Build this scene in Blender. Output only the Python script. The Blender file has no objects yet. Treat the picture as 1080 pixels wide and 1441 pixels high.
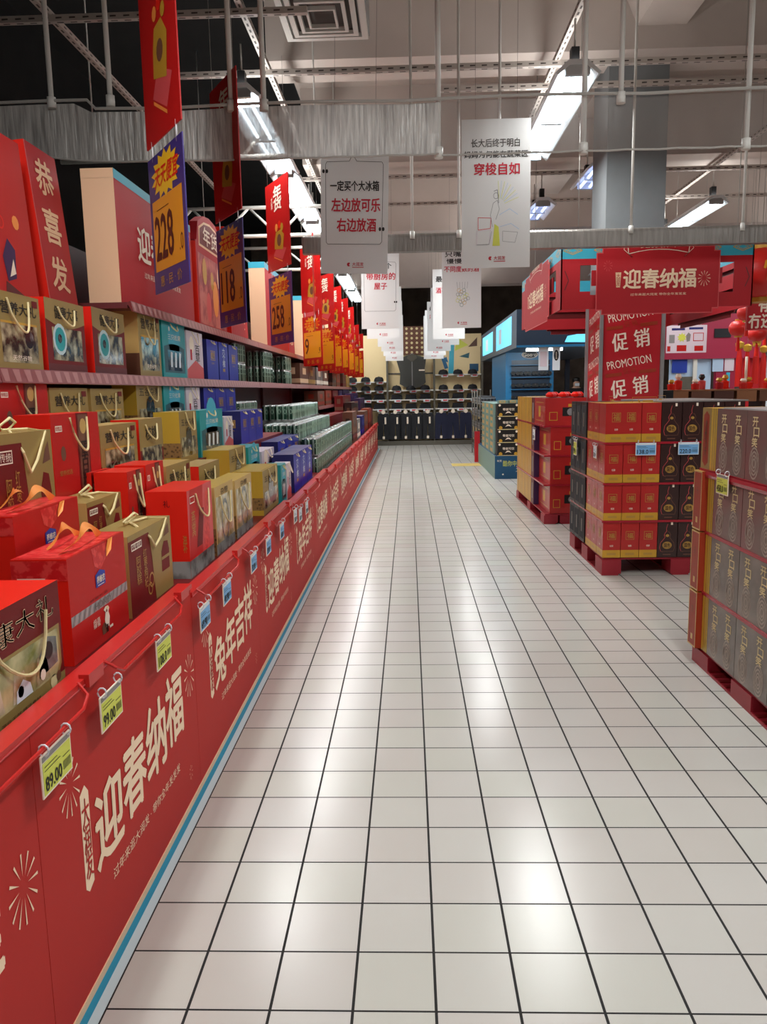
import bpy, bmesh, math, random
from mathutils import Vector, Matrix
random.seed(7)
S = bpy.context.scene
COL = S.collection
PI = math.pi

# ------------------------------------------------------------------ camera
EYE = 1.467
FPX = 1104.05
PITCH, YAW, ROLL = -0.1531, -0.0345, -0.0183
def _axes():
    cy, sy, cp, sp = math.cos(YAW), math.sin(YAW), math.cos(PITCH), math.sin(PITCH)
    f = Vector((sy*cp, cy*cp, sp)); r = Vector((cy, -sy, 0)); u = r.cross(f)
    return r*math.cos(ROLL)+u*math.sin(ROLL), u*math.cos(ROLL)-r*math.sin(ROLL), f
CR, CU, CF = _axes()
cam = bpy.data.objects.new('camera', bpy.data.cameras.new('camera'))
COL.objects.link(cam)
m = Matrix((CR, CU, -CF)).transposed().to_4x4(); m.translation = (0, 0, EYE)
cam.matrix_world = m
cam.data.sensor_fit = 'VERTICAL'; cam.data.sensor_height = 36; cam.data.sensor_width = 27
cam.data.lens = FPX/1441*36
cam.data.clip_start = 0.05; cam.data.clip_end = 100
S.camera = cam
S.view_settings.view_transform = 'Standard'; S.view_settings.look = 'None'
S.view_settings.exposure = EXPOSURE = 0.0; S.view_settings.gamma = 1
S.view_settings.use_curve_mapping = False
w = bpy.data.worlds.new('world'); S.world = w; w.use_nodes = True
w.node_tree.nodes['Background'].inputs[0].default_value = (1, .95, .92, 1)
w.node_tree.nodes['Background'].inputs[1].default_value = WORLD = 0.16
LAMP = 50.0
UPLIGHT = .26
try:
    S.cycles.use_denoising = True; S.cycles.max_bounces = 7; S.cycles.diffuse_bounces = 3; S.cycles.glossy_bounces = 3
    S.cycles.transparent_max_bounces = 12; S.cycles.sample_clamp_indirect = 4
except Exception: pass

def at(px, py, **k):
    """the point of a plane X=, Y= or Z= that shows at that pixel (used to read real positions off the photograph)"""
    d = CF + CR*((px-540)/FPX) - CU*((py-720.5)/FPX)
    a, v = list(k.items())[0]; i = 'XYZ'.index(a)
    c = Vector((0, 0, EYE)); return c + d*((v-c[i])/d[i])

# ------------------------------------------------------------------ materials
def lin(c): return tuple(((x/255)/12.92 if x/255 <= .04045 else ((x/255+.055)/1.055)**2.4) for x in c) + (1,)
MATS = {}
def mat(name, rgb=(128, 128, 128), rough=.5, metal=0, emit=0, alpha=1, spec=.5, coat=0):
    m = bpy.data.materials.new(name); m.use_nodes = True
    b = m.node_tree.nodes['Principled BSDF']
    b.inputs['Base Color'].default_value = lin(rgb); b.inputs['Roughness'].default_value = rough
    b.inputs['Metallic'].default_value = metal; b.inputs['Specular IOR Level'].default_value = spec
    b.inputs['Coat Weight'].default_value = coat
    if emit:
        b.inputs['Emission Color'].default_value = lin(rgb); b.inputs['Emission Strength'].default_value = emit
    b.inputs['Alpha'].default_value = alpha
    MATS[name] = m; return m
def noisy(name, c1, c2, scale=8, rough=.5, metal=0, stretch=(1, 1, 1), kind='noise', alpha=1, bump=0, detail=4, lo=.35, hi=.65, spec=.5, coord='Object'):
    m = mat(name, c1, rough, metal, alpha=alpha, spec=spec); nt = m.node_tree; b = nt.nodes['Principled BSDF']
    tc = nt.nodes.new('ShaderNodeTexCoord'); mp = nt.nodes.new('ShaderNodeMapping'); mp.inputs['Scale'].default_value = stretch
    nt.links.new(tc.outputs[coord], mp.inputs[0])
    if kind == 'noise':
        n = nt.nodes.new('ShaderNodeTexNoise'); n.inputs['Scale'].default_value = scale; n.inputs['Detail'].default_value = detail; out = n.outputs['Fac']
    else:
        n = nt.nodes.new('ShaderNodeTexVoronoi'); n.inputs['Scale'].default_value = scale; out = n.outputs['Distance' if kind == 'cells' else 'Color']
    nt.links.new(mp.outputs[0], n.inputs['Vector'])
    r = nt.nodes.new('ShaderNodeValToRGB'); r.color_ramp.elements[0].color = lin(c1); r.color_ramp.elements[1].color = lin(c2)
    r.color_ramp.elements[0].position = lo; r.color_ramp.elements[1].position = hi
    nt.links.new(out, r.inputs[0]); nt.links.new(r.outputs[0], b.inputs['Base Color'])
    if bump:
        bp = nt.nodes.new('ShaderNodeBump'); bp.inputs['Strength'].default_value = bump; bp.inputs['Distance'].default_value = .02
        nt.links.new(out, bp.inputs['Height']); nt.links.new(bp.outputs[0], b.inputs['Normal'])
    return m

mat('red', (190, 28, 26), .4, spec=.3); mat('bright_red', (226, 36, 22), .4, spec=.3); mat('fascia_red', (186, 40, 34), .55, spec=.2); mat('print_cream', (255, 226, 192), .5)
mat('board_red', (182, 34, 42), .5, spec=.25); mat('dark_red', (112, 20, 22), .45, spec=.3); mat('deep_red', (92, 20, 22), .4); mat('pink_red', (214, 82, 84), .4)
mat('rail_red', (196, 40, 36), .3); mat('pallet_red', (150, 30, 44), .45); mat('box_red', (176, 34, 32), .35, coat=.3)
mat('cream', (246, 205, 165), .5); mat('ivory', (250, 235, 215), .5); mat('white', (235, 235, 235), .45); mat('paper', (228, 228, 227), .6); mat('jacket_grey', (70, 70, 66), .8)
mat('gold', (188, 146, 70), .34, .25); mat('pale_gold', (206, 172, 104), .38, .15); mat('yellow_gold', (214, 178, 64), .32, .2)
mat('olive_gold', (160, 136, 78), .4, .15); mat('lid_gold', (206, 158, 52), .34, .15)
mat('brown', (92, 56, 38), .45); mat('dark_brown', (50, 26, 24), .32, coat=.3); mat('black', (14, 14, 15), .45); mat('soft_black', (26, 27, 32), .8)
mat('ink', (30, 26, 26), .6); mat('ink_red', (196, 28, 52), .6); mat('ink_brown', (88, 28, 22), .6)
mat('blue', (26, 34, 168), .36); mat('navy', (30, 34, 104), .38); mat('logo_blue', (28, 60, 160), .4); mat('teal', (30, 158, 164), .38); mat('deep_teal', (24, 84, 96), .4)
mat('sky', (62, 178, 204), .45); mat('tape_blue', (22, 140, 176), .45); mat('tape_pale', (196, 220, 226), .4)
mat('lilac_white', (222, 208, 218), .42); mat('silver', (190, 194, 196), .3, .6); mat('flag_yellow', (236, 164, 30), .4); mat('star_yellow', (250, 206, 32), .4)
mat('flag_purple', (64, 48, 128), .4); mat('orange', (246, 150, 66), .4); mat('rope', (232, 214, 160), .6); mat('tag_yellow', (216, 220, 84), .45)
mat('tag_blue', (120, 178, 226), .45); mat('tag_white', (226, 236, 244), .45); mat('clear_ring', (225, 225, 230), .2)
mat('rod', (214, 212, 206), .4); mat('cable', (170, 166, 160), .5); mat('strut', (186, 176, 168), .5); mat('slot', (74, 66, 62), .7)
mat('fixture', (235, 240, 242), .3); mat('tube', (235, 248, 255), .3, emit=14); mat('far_tube', (190, 205, 255), .3, emit=2.5)
mat('box_grey', (96, 86, 82), .3, coat=.4); mat('box_mauve', (112, 78, 78), .3, coat=.4); mat('box_print', (176, 162, 148), .5); mat('box_orange', (156, 54, 32), .42, spec=.3)
mat('slip', (160, 32, 46), .25); mat('shelf_steel', (120, 60, 62), .35, .3); mat('rail_face', (134, 62, 64), .3, .3); mat('rail_tooth', (166, 108, 106), .35, .2)
mat('tin_green', (22, 62, 46), .3, .2); mat('tin_pale', (156, 186, 166), .32, .2); mat('tin_top', (214, 222, 220), .25, .6)
mat('kiosk_blue', (20, 104, 150), .4); mat('kiosk_dark', (24, 46, 66), .35); mat('kiosk_lit', (110, 220, 255), .4, emit=.6)
mat('skin', (214, 170, 146), .55); mat('magenta', (160, 34, 66), .45); mat('wood', (150, 96, 60), .5); mat('wood_dark', (84, 44, 34), .5)
mat('frame_grey', (92, 88, 78), .45); mat('cloth_panel', (238, 214, 164), .6); mat('shelf_white', (226, 224, 216), .4); mat('denim', (26, 30, 56), .85)
mat('umber', (112, 70, 52), .5); mat('grey_card', (138, 132, 128), .5); mat('purple', (58, 32, 78), .5); mat('lantern', (206, 30, 22), .4); mat('pale_blue', (180, 206, 232), .35)
mat('galvanised', (150, 150, 150), .4, .4); mat('yellow_sticker', (206, 180, 96), .4); mat('stand_blue', (14, 74, 110), .4); mat('stand_green', (120, 150, 140), .5)
noisy('goods', (60, 46, 36), (196, 186, 150), 16, .12, kind='noise', detail=6, lo=.4, hi=.62)
noisy('goods_dark', (44, 36, 34), (150, 150, 150), 22, .12, lo=.45, hi=.72)
noisy('goods_green', (110, 116, 56), (214, 200, 150), 9, .12, lo=.35, hi=.66)
noisy('clear_goods', (150, 132, 84), (214, 204, 176), 20, .12, lo=.35, hi=.65)
noisy('grey_goods', (74, 78, 76), (150, 154, 150), 14, .2)
noisy('pattern_brown', (62, 40, 28), (150, 116, 70), 60, .4, kind='cells', lo=.1, hi=.5)
noisy('emboss', (206, 30, 34), (228, 70, 66), 45, .35, lo=.45, hi=.55)
noisy('cartoon', (150, 40, 52), (206, 110, 100), 7, .45, lo=.42, hi=.6)
noisy('grey_print', (108, 100, 92), (138, 129, 119), 9, .32, lo=.35, hi=.7)
noisy('mauve_print', (108, 98, 90), (126, 78, 76), 3.4, .3, lo=.35, hi=.65)
noisy('concrete', (178, 166, 158), (190, 178, 170), 2, .85)
noisy('concrete_beam', (192, 180, 172), (202, 190, 182), 1.5, .85)
noisy('pillar_grey', (118, 122, 124), (132, 136, 138), 2, .8)
noisy('void_black', (14, 14, 15), (24, 23, 23), 2, .95)
noisy('rear_brown', (84, 74, 66), (112, 98, 86), 2, .8)
noisy('wall_paint', (150, 130, 126), (166, 146, 142), 2, .8)
# hanging smoke curtain: wrinkled translucent film
def film(name, c1, c2, alpha, metal):
    m = noisy(name, c1, c2, 5, .3, metal, stretch=(9, 1, .7), alpha=alpha, bump=.35 if alpha > .5 else .05, lo=.3, hi=.7, detail=6)
    mp = [n for n in m.node_tree.nodes if n.type == 'MAPPING'][0]; mp.inputs['Rotation'].default_value = (0, -.45, 0); return m
film('foil', (138, 134, 130), (206, 202, 196), .92, .15)
film('clear_film', (140, 132, 126), (160, 152, 146), .28, .1)
film('film_roll', (112, 106, 100), (136, 130, 124), 1, .2)
# floor tiles 0.2 m with dark joints
def floor_mat():
    m = mat('floor_tile', (214, 208, 198), .12); nt = m.node_tree; b = nt.nodes['Principled BSDF']
    tc = nt.nodes.new('ShaderNodeTexCoord'); sp = nt.nodes.new('ShaderNodeSeparateXYZ'); nt.links.new(tc.outputs['Object'], sp.inputs[0])
    def joint(out, shift, hw):
        a = nt.nodes.new('ShaderNodeMath'); a.operation = 'ADD'; a.inputs[1].default_value = shift; nt.links.new(out, a.inputs[0])
        d = nt.nodes.new('ShaderNodeMath'); d.operation = 'PINGPONG'; d.inputs[1].default_value = .1; nt.links.new(a.outputs[0], d.inputs[0])
        c = nt.nodes.new('ShaderNodeMath'); c.operation = 'LESS_THAN'; c.inputs[1].default_value = hw; nt.links.new(d.outputs[0], c.inputs[0]); return c.outputs[0]
    mx = nt.nodes.new('ShaderNodeMath'); mx.operation = 'MAXIMUM'
    nt.links.new(joint(sp.outputs['X'], 3.7664*.2+20, .0036), mx.inputs[0]); nt.links.new(joint(sp.outputs['Y'], -8.3581*.2+20, .0028), mx.inputs[1])
    n = nt.nodes.new('ShaderNodeTexNoise'); n.inputs['Scale'].default_value = 3; nt.links.new(tc.outputs['Object'], n.inputs['Vector'])
    rp = nt.nodes.new('ShaderNodeValToRGB'); rp.color_ramp.elements[0].color = lin((190, 188, 181)); rp.color_ramp.elements[1].color = lin((200, 198, 192)); nt.links.new(n.outputs['Fac'], rp.inputs[0])
    mix = nt.nodes.new('ShaderNodeMix'); mix.data_type = 'RGBA'; nt.links.new(mx.outputs[0], mix.inputs[0]); 
    cell = nt.nodes.new('ShaderNodeVectorMath'); cell.operation = 'MULTIPLY_ADD'; cell.inputs[1].default_value = (5, 5, 0); cell.inputs[2].default_value = (3.7664+100, -8.3581+100, .5); nt.links.new(tc.outputs['Object'], cell.inputs[0])
    fl = nt.nodes.new('ShaderNodeVectorMath'); fl.operation = 'FLOOR'; nt.links.new(cell.outputs[0], fl.inputs[0])
    wn = nt.nodes.new('ShaderNodeTexWhiteNoise'); nt.links.new(fl.outputs[0], wn.inputs['Vector'])
    tint = nt.nodes.new('ShaderNodeValToRGB'); nt.links.new(wn.outputs['Value'], tint.inputs[0]); tint.color_ramp.elements[0].color = lin((191, 184, 177)); tint.color_ramp.elements[1].color = lin((192, 193, 181))
    e_ = tint.color_ramp.elements.new(.5); e_.color = lin((198, 195, 190))
    av = nt.nodes.new('ShaderNodeMix'); av.data_type = 'RGBA'; av.inputs[0].default_value = .6; nt.links.new(rp.outputs[0], av.inputs[6]); nt.links.new(tint.outputs[0], av.inputs[7])
    nt.links.new(av.outputs[2], mix.inputs[6]); mix.inputs[7].default_value = lin((18, 17, 17))
    nt.links.new(mix.outputs[2], b.inputs['Base Color'])
    r2 = nt.nodes.new('ShaderNodeMapRange'); r2.inputs[3].default_value = .20; r2.inputs[4].default_value = .268; nt.links.new(n.outputs['Fac'], r2.inputs[0])
    mr = nt.nodes.new('ShaderNodeMath'); mr.operation = 'MAXIMUM'; nt.links.new(r2.outputs[0], mr.inputs[0])
    j2 = nt.nodes.new('ShaderNodeMath'); j2.operation = 'MULTIPLY'; j2.inputs[1].default_value = .8; nt.links.new(mx.outputs[0], j2.inputs[0]); nt.links.new(j2.outputs[0], mr.inputs[1])
    nt.links.new(mr.outputs[0], b.inputs['Roughness'])
    n2 = nt.nodes.new('ShaderNodeTexNoise'); n2.inputs['Scale'].default_value = 9; nt.links.new(tc.outputs['Object'], n2.inputs['Vector'])
    bp = nt.nodes.new('ShaderNodeBump'); bp.inputs['Strength'].default_value = .03; bp.inputs['Distance'].default_value = .01
    nt.links.new(n2.outputs['Fac'], bp.inputs['Height']); nt.links.new(bp.outputs[0], b.inputs['Normal'])
floor_mat()

# ------------------------------------------------------------------ mesh building
_TXT = {}
def glyphs(s, bold):
    k = s
    if k not in _TXT:
        c = bpy.data.curves.new('t', 'FONT'); c.body = s; c.resolution_u = 2; c.space_line = .85
        o = bpy.data.objects.new('t', c); me = o.to_mesh()
        vs = [(v.co.x, v.co.y) for v in me.vertices]; fs = [tuple(p.vertices) for p in me.polygons]
        o.to_mesh_clear(); bpy.data.objects.remove(o); bpy.data.curves.remove(c)
        x0, x1 = min(v[0] for v in vs), max(v[0] for v in vs); y0, y1 = min(v[1] for v in vs), max(v[1] for v in vs)
        _TXT[k] = ([((x-x0)/(x1-x0), (y-y0)/(y1-y0)) for x, y in vs], fs)
    return _TXT[k]
def vert(s): return '\n'.join(s)

class MB:
    def __init__(s): s.v = []; s.f = []; s.m = []; s.names = []; s.sm = []
    def mi(s, n):
        if n not in s.names: s.names.append(n)
        return s.names.index(n)
    def add(s, vs, fs, m, smooth=False):
        b = len(s.v); s.v += [tuple(v) for v in vs]; i = s.mi(m)
        for f in fs: s.f.append(tuple(b+k for k in f)); s.m.append(i); s.sm.append(smooth)
        return s
    def box(s, x0, x1, y0, y1, z0, z1, m, front=None, near=None, far=None, top=None, back=None):
        V = [(x0, y0, z0), (x1, y0, z0), (x1, y1, z0), (x0, y1, z0), (x0, y0, z1), (x1, y0, z1), (x1, y1, z1), (x0, y1, z1)]
        for f, mm in (((0, 3, 2, 1), m), ((4, 5, 6, 7), top or m), ((0, 1, 5, 4), near or m), ((1, 2, 6, 5), front or m), ((2, 3, 7, 6), far or m), ((3, 0, 4, 7), back or m)):
            s.add([V[i] for i in f], [(0, 1, 2, 3)], mm)
        return s
    def prism(s, pts, axis, a0, a1, m, cap=None):
        """outline pts (2-D) swept along an axis from a0 to a1"""
        def P(p, a): return {'x': (a, p[0], p[1]), 'y': (p[0], a, p[1]), 'z': (p[0], p[1], a)}[axis]
        n = len(pts); A = [P(p, a0) for p in pts]; B = [P(p, a1) for p in pts]
        s.add(A+B, [(i, (i+1) % n, n+(i+1) % n, n+i) for i in range(n)], m)
        s.add(A, [tuple(range(n-1, -1, -1))], cap or m); s.add(B, [tuple(range(n))], cap or m); return s
    def tube(s, pts, r, m, n=8, closed=False):
        pts = [Vector(p) for p in pts]; N = len(pts); vs = []
        for i, p in enumerate(pts):
            t = (pts[(i+1) % N] if (closed or i < N-1) else p) - (pts[i-1] if (closed or i > 0) else p)
            t.normalize(); a = t.orthogonal().normalized() if abs(t.z) > .95 else t.cross(Vector((0, 0, 1))).normalized()
            b = t.cross(a); rr = r[i] if isinstance(r, (list, tuple)) else r
            vs += [p + (a*math.cos(2*PI*k/n)+b*math.sin(2*PI*k/n))*rr for k in range(n)]
        fs = []
        for i in range(N if closed else N-1):
            j = (i+1) % N
            fs += [(i*n+k, i*n+(k+1) % n, j*n+(k+1) % n, j*n+k) for k in range(n)]
        s.add(vs, fs, m, True)
        if not closed:
            s.add(vs[:n], [tuple(range(n-1, -1, -1))], m); s.add(vs[-n:], [tuple(range(n))], m)
        return s
    def lathe(s, prof, m, n=12, c=(0, 0, 0), mats=None, sx=1, sy=1):
        for i in range(len(prof)-1):
            (r0, z0), (r1, z1) = prof[i], prof[i+1]
            A = [(c[0]+sx*r0*math.cos(2*PI*k/n), c[1]+sy*r0*math.sin(2*PI*k/n), c[2]+z0) for k in range(n)]
            B = [(c[0]+sx*r1*math.cos(2*PI*k/n), c[1]+sy*r1*math.sin(2*PI*k/n), c[2]+z1) for k in range(n)]
            s.add(A+B, [(k, (k+1) % n, n+(k+1) % n, n+k) for k in range(n)], mats[i] if mats else m, True)
        return s
    def build(s, name, parent=None, loc=None, rz=0, label=None, cat=None, group=None, kind=None, ry=0):
        me = bpy.data.meshes.new(name); me.from_pydata(s.v, [], s.f)
        for n in s.names: me.materials.append(MATS[n])
        me.polygons.foreach_set('material_index', s.m); me.polygons.foreach_set('use_smooth', s.sm)
        if any(s.sm):
            bm = bmesh.new(); bm.from_mesh(me); bmesh.ops.remove_doubles(bm, verts=bm.verts, dist=1e-6)
            for e in bm.edges:
                if len(e.link_faces) == 2 and e.calc_face_angle(0) > .7: e.smooth = False
            bm.to_mesh(me); bm.free()
        me.update()
        o = bpy.data.objects.new(name, me); COL.objects.link(o)
        if parent: o.parent = parent
        if loc is not None: o.location = loc
        o.rotation_euler = (0, ry, rz)
        return tag(o, label, cat, group, kind)
def tag(o, label=None, cat=None, group=None, kind=None):
    for k, v in (('label', label), ('category', cat), ('group', group), ('kind', kind)):
        if v: o[k] = v
    return o
def empty(name, loc, label, cat, group=None, rz=0, ry=0):
    o = bpy.data.objects.new(name, None); COL.objects.link(o); o.location = loc; o.rotation_euler = (0, ry, rz); o.empty_display_size = .1
    return tag(o, label, cat, group)
KIDS = {}
def dup(o, loc=None, rz=None, label=None, group=None):
    """a copy of a thing with copies of its parts and sub-parts (mesh data shared)"""
    if not KIDS.get(o.name): KIDS[o.name] = list(o.children)
    c = o.copy(); COL.objects.link(c)
    for ch in KIDS[o.name]:
        d = dup(ch); d.parent = c
    if loc is not None: c.location = loc
    if rz is not None: c.rotation_euler = (c.rotation_euler[0], c.rotation_euler[1], rz)
    if label: c['label'] = label
    if group: c['group'] = group
    return c

class Face:
    """printing on a flat face: o = lower left corner, u to the right, v up; a, b run 0..1 over W x H"""
    def __init__(s, mb, o, u, v, W, H):
        s.mb, s.o, s.u, s.v, s.W, s.H = mb, Vector(o), Vector(u), Vector(v), W, H; s.n = s.u.cross(s.v)
    def p(s, a, b, l): return s.o + s.u*(a*s.W) + s.v*(b*s.H) + s.n*(.0007*l)
    def poly(s, pts, m, l=1): s.mb.add([s.p(a, b, l) for a, b in pts], [tuple(range(len(pts)))], m); return s
    def rect(s, a0, b0, a1, b1, m, l=1): return s.poly([(a0, b0), (a1, b0), (a1, b1), (a0, b1)], m, l)
    def frame(s, a0, b0, a1, b1, t, m, l=1):
        ta, tb = t/s.W, t/s.H
        s.rect(a0, b0, a1, b0+tb, m, l).rect(a0, b1-tb, a1, b1, m, l).rect(a0, b0+tb, a0+ta, b1-tb, m, l); return s.rect(a1-ta, b0+tb, a1, b1-tb, m, l)
    def disc(s, a, b, r, m, l=1, n=16, ky=1, r0=0):
        P = [(a+r*math.cos(2*PI*k/n)/s.W, b+ky*r*math.sin(2*PI*k/n)/s.H) for k in range(n)]
        if not r0: return s.poly(P, m, l)
        Q = [(a+(x-a)*r0/r, b+(y-b)*r0/r) for x, y in P]
        for k in range(n): j = (k+1) % n; s.poly([P[k], P[j], Q[j], Q[k]], m, l)
        return s
    def star(s, a, b, ra, rb, n, m, l=1, inner=.72):
        c = (a, b); P = []
        for k in range(2*n):
            q = 1 if k % 2 == 0 else inner
            P.append((a+ra*q*math.sin(PI*k/n), b+rb*q*math.cos(PI*k/n)))
        for k in range(2*n): s.poly([c, P[(k+1) % (2*n)], P[k]], m, l)
        return s
    def text(s, t, a0, b0, a1, b1, m, l=2, bold=0.0, skew=0):
        vs, fs = glyphs(t, bold)
        e = bold*min(s.H*(b1-b0), s.W*(a1-a0))*.75 if bold >= .012 else 0
        for i, (dx, dy) in enumerate(((0, 0),) + (((e, 0), (-e, 0), (0, e), (0, -e)) if e else ())):      # heavy strokes: the glyph set again a hair aside
            s.mb.add([s.p(a0+x*(a1-a0)+skew*y*(a1-a0)+dx/s.W, b0+y*(b1-b0)+dy/s.H, l+.25*i) for x, y in vs], fs, m)
        return s
    def line(s, pts, t, m, l=2):
        """a pen stroke of width t metres through points"""
        for (a, b), (c, d) in zip(pts, pts[1:]):
            dx, dy = (c-a)*s.W, (d-b)*s.H; q = math.hypot(dx, dy) or 1; nx, ny = -dy/q*t/2/s.W, dx/q*t/2/s.H
            s.poly([(a-nx, b-ny), (c-nx, d-ny), (c+nx, d+ny), (a+nx, b+ny)], m, l)
        return s
    def burst(s, a, b, r, m, l=2, n=10, up=1.4):
        for k in range(n):
            g = 2*PI*k/n; ca, sa = math.cos(g), math.sin(g)*up
            p0, p1 = (a+ca*r*.3/s.W, b+sa*r*.3/s.H), (a+ca*r/s.W, b+sa*r/s.H-.1*r/s.H)
            dx, dy = -sa*r*.035/s.W, ca*r*.06/s.H
            s.poly([p0, (p1[0]-dx, p1[1]-dy), (p1[0]+dx, p1[1]+dy)], m, l)
        return s
def faces(mb, d, w, h):
    """front (+X), near (-Y), far (+Y), back (-X) and top faces of a box d x w x h that stands on the origin"""
    return (Face(mb, (d/2, -w/2, 0), (0, 1, 0), (0, 0, 1), w, h), Face(mb, (-d/2, -w/2, 0), (1, 0, 0), (0, 0, 1), d, h),
            Face(mb, (d/2, w/2, 0), (-1, 0, 0), (0, 0, 1), d, h), Face(mb, (-d/2, w/2, 0), (0, -1, 0), (0, 0, 1), w, h), Face(mb, (-d/2, -w/2, h), (1, 0, 0), (0, 1, 0), d, w))
# ------------------------------------------------------------------ lamps
def make_fixture(name='light_fixture', tube='tube', L=2.25, power=LAMP):
    root = empty(name, (0, 0, 0), 'x', 'light')
    t = MB()
    prof = [(-.17, -.02), (-.15, -.035), (-.06, .035), (.06, .035), (.15, -.035), (.17, -.02), (.07, .07), (-.07, .07)]
    t.prism(prof, 'y', -L/2, L/2, 'fixture'); t.build('reflector', root)
    for sx in (-.055, .055):
        b = MB(); b.tube([(sx, -L/2+.06, -.012), (sx, L/2-.06, -.012)], .016, tube, 10); b.build('fluorescent_tube', root)
    for y in (-L/2+.03, L/2-.03, 0):
        e = MB(); e.box(-.09, .09, y-.02, y+.02, -.035, .04, 'silver'); e.build('lamp_holder', root)
    for y in (-L/2+.15, L/2-.15):
        h = MB(); h.box(-.03, .03, y-.04, y+.04, .07, .2, 'black'); h.tube([(0, y, .2), (0, y, .41)], .008, 'rod', 6); h.build('hanger', root)
    if power:
        ld = bpy.data.lights.new('fixture_light', 'AREA'); ld.shape = 'RECTANGLE'; ld.size = .24; ld.size_y = L-.1; ld.energy = power; ld.color = (1, .995, .97)
        lo = bpy.data.objects.new('fixture_light', ld); COL.objects.link(lo); lo.parent = root; lo.location = (0, 0, -.05)
        l2 = ld.copy(); l2.energy = power*UPLIGHT; l2.size = .1; lo2 = bpy.data.objects.new('ceiling_fill', l2); COL.objects.link(lo2); lo2.parent = root; lo2.location = (0, 0, .09); lo2.rotation_euler = (PI, 0, 0)  # upward area light added above the reflector to brighten the ceiling
    return root
ZF = 3.8
fx0 = make_fixture(); GF = 'fluorescent light fixtures under the ceiling'
fx0.location = (1.29, 7.42, ZF); fx0['label'] = 'bright twin-tube light fixture above the tall white poster'; fx0['group'] = GF
fx_spots = [(3.98, 11.8, 'twin-tube light fixture above the red festive header ring')]
rowl = ['behind the grey foil curtain', 'just below the foil curtain, second of the left row', 'third from the front of the left row', 'fourth of the left row, above the red price flags',
        'fifth of the left row, above the red price flags', 'sixth and farthest of the left row']
for i, y in enumerate((7.66, 10.0, 12.4, 14.85, 17.4, 19.9)):
    fx_spots.append((-1.3, y, 'twin-tube light fixture ' + rowl[i]))
for x, y, l in ((1.29, 2.4, 'light fixture over the near part of the aisle'), (1.29, -2.0, 'light fixture over the aisle behind the viewer'), (-1.27, 1.5, 'light fixture over the near end of the gift shelves'),
                (1.29, 13.2, 'light fixture over the far half of the aisle'), (1.29, 18, 'light fixture before the clothes wall'), (3.95, 3.5, 'light fixture over the near pallets'),
                (3.95, 16, 'light fixture above the blue kiosk'), (6.6, 13.0, 'unseen light fixture added to brighten the red shop front'), (6.6, 7.5, 'unseen light fixture added to brighten the stalls right of the header ring')):  # last two fixtures are added out of view to brighten the right rear
    fx_spots.append((x, y, l))
for x, y, l in fx_spots: dup(fx0, (x, y, ZF), label=l, group=GF)
ff = make_fixture(tube='far_tube', L=.9, power=0)
ff.location = (2.1, 9.35, ZF); tag(ff, 'small bluish tube fixture left of the concrete pillar', None, GF)
dup(ff, (1.75, 11.0, ZF), label='fainter bluish tube fixture beside the tall white poster', group=GF)

# ------------------------------------------------------------------ room shell
def struct(name, mb, **k):
    o = mb.build(name, **k); o['kind'] = 'structure'; return o
X0, X1, Y0, Y1, ZC = -5.0, 9.0, -5.0, 26.0, 5.2
b = MB(); b.add([(X0, Y0, 0), (X1, Y0, 0), (X1, Y1, 0), (X0, Y1, 0)], [(0, 1, 2, 3)], 'floor_tile'); struct('floor', b)
b = MB(); b.box(-1.35, X1, Y0, Y1, ZC, ZC+.2, 'concrete'); struct('ceiling', b)
b = MB(); b.box(X0, -1.35, Y0, Y1, 6.4, 6.6, 'void_black'); b.box(-1.37, -1.35, Y0, Y1, ZC, 6.4, 'void_black'); struct('ceiling_void', b)
b = MB(); b.box(X0-.1, X0, Y0, Y1, 0, 6.4, 'void_black'); struct('wall_left', b)
b = MB(); b.box(X1, X1+.1, Y0, Y1, 0, ZC, 'wall_paint'); struct('wall_right', b)
b = MB(); b.box(X0, X1, Y1, Y1+.1, 0, 6.4, 'rear_brown'); struct('wall_back', b)
b = MB(); b.box(X0, X1, Y0-.1, Y0, 0, 6.4, 'wall_paint'); struct('wall_front', b)
for i, (y, z, wd) in enumerate(((7.9, 4.55, .55), (10.4, 4.3, .55), (14.2, 4.2, .5), (19.0, 3.9, .5))):
    b = MB(); b.box(-1.3, X1, y, y+wd, z, ZC, 'concrete_beam'); struct('ceiling_beam_%d' % (i+1), b)
b = MB(); b.prism([(1.95, ZC), (2.15, 4.75), (2.6, 4.75), (2.8, ZC)], 'y', Y0, Y1, 'concrete_beam'); struct('ceiling_beam_5', b)
# blue tape along the display and the pillar
b = MB(); b.box(-.80, -.779, .2, 20.2, .0005, .002, 'tape_blue'); b.box(-.779, -.754, .2, 20.2, .0005, .0012, 'tape_pale'); struct('trim_1', b)
PX0, PX1, PY0, PY1 = 1.96, 2.58, 8.2, 8.85
b = MB(); b.box(PX0+.02, PX1-.02, PY0+.02, PY1-.02, 0, 4.75, 'pillar_grey'); struct('pillar', b)

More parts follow.
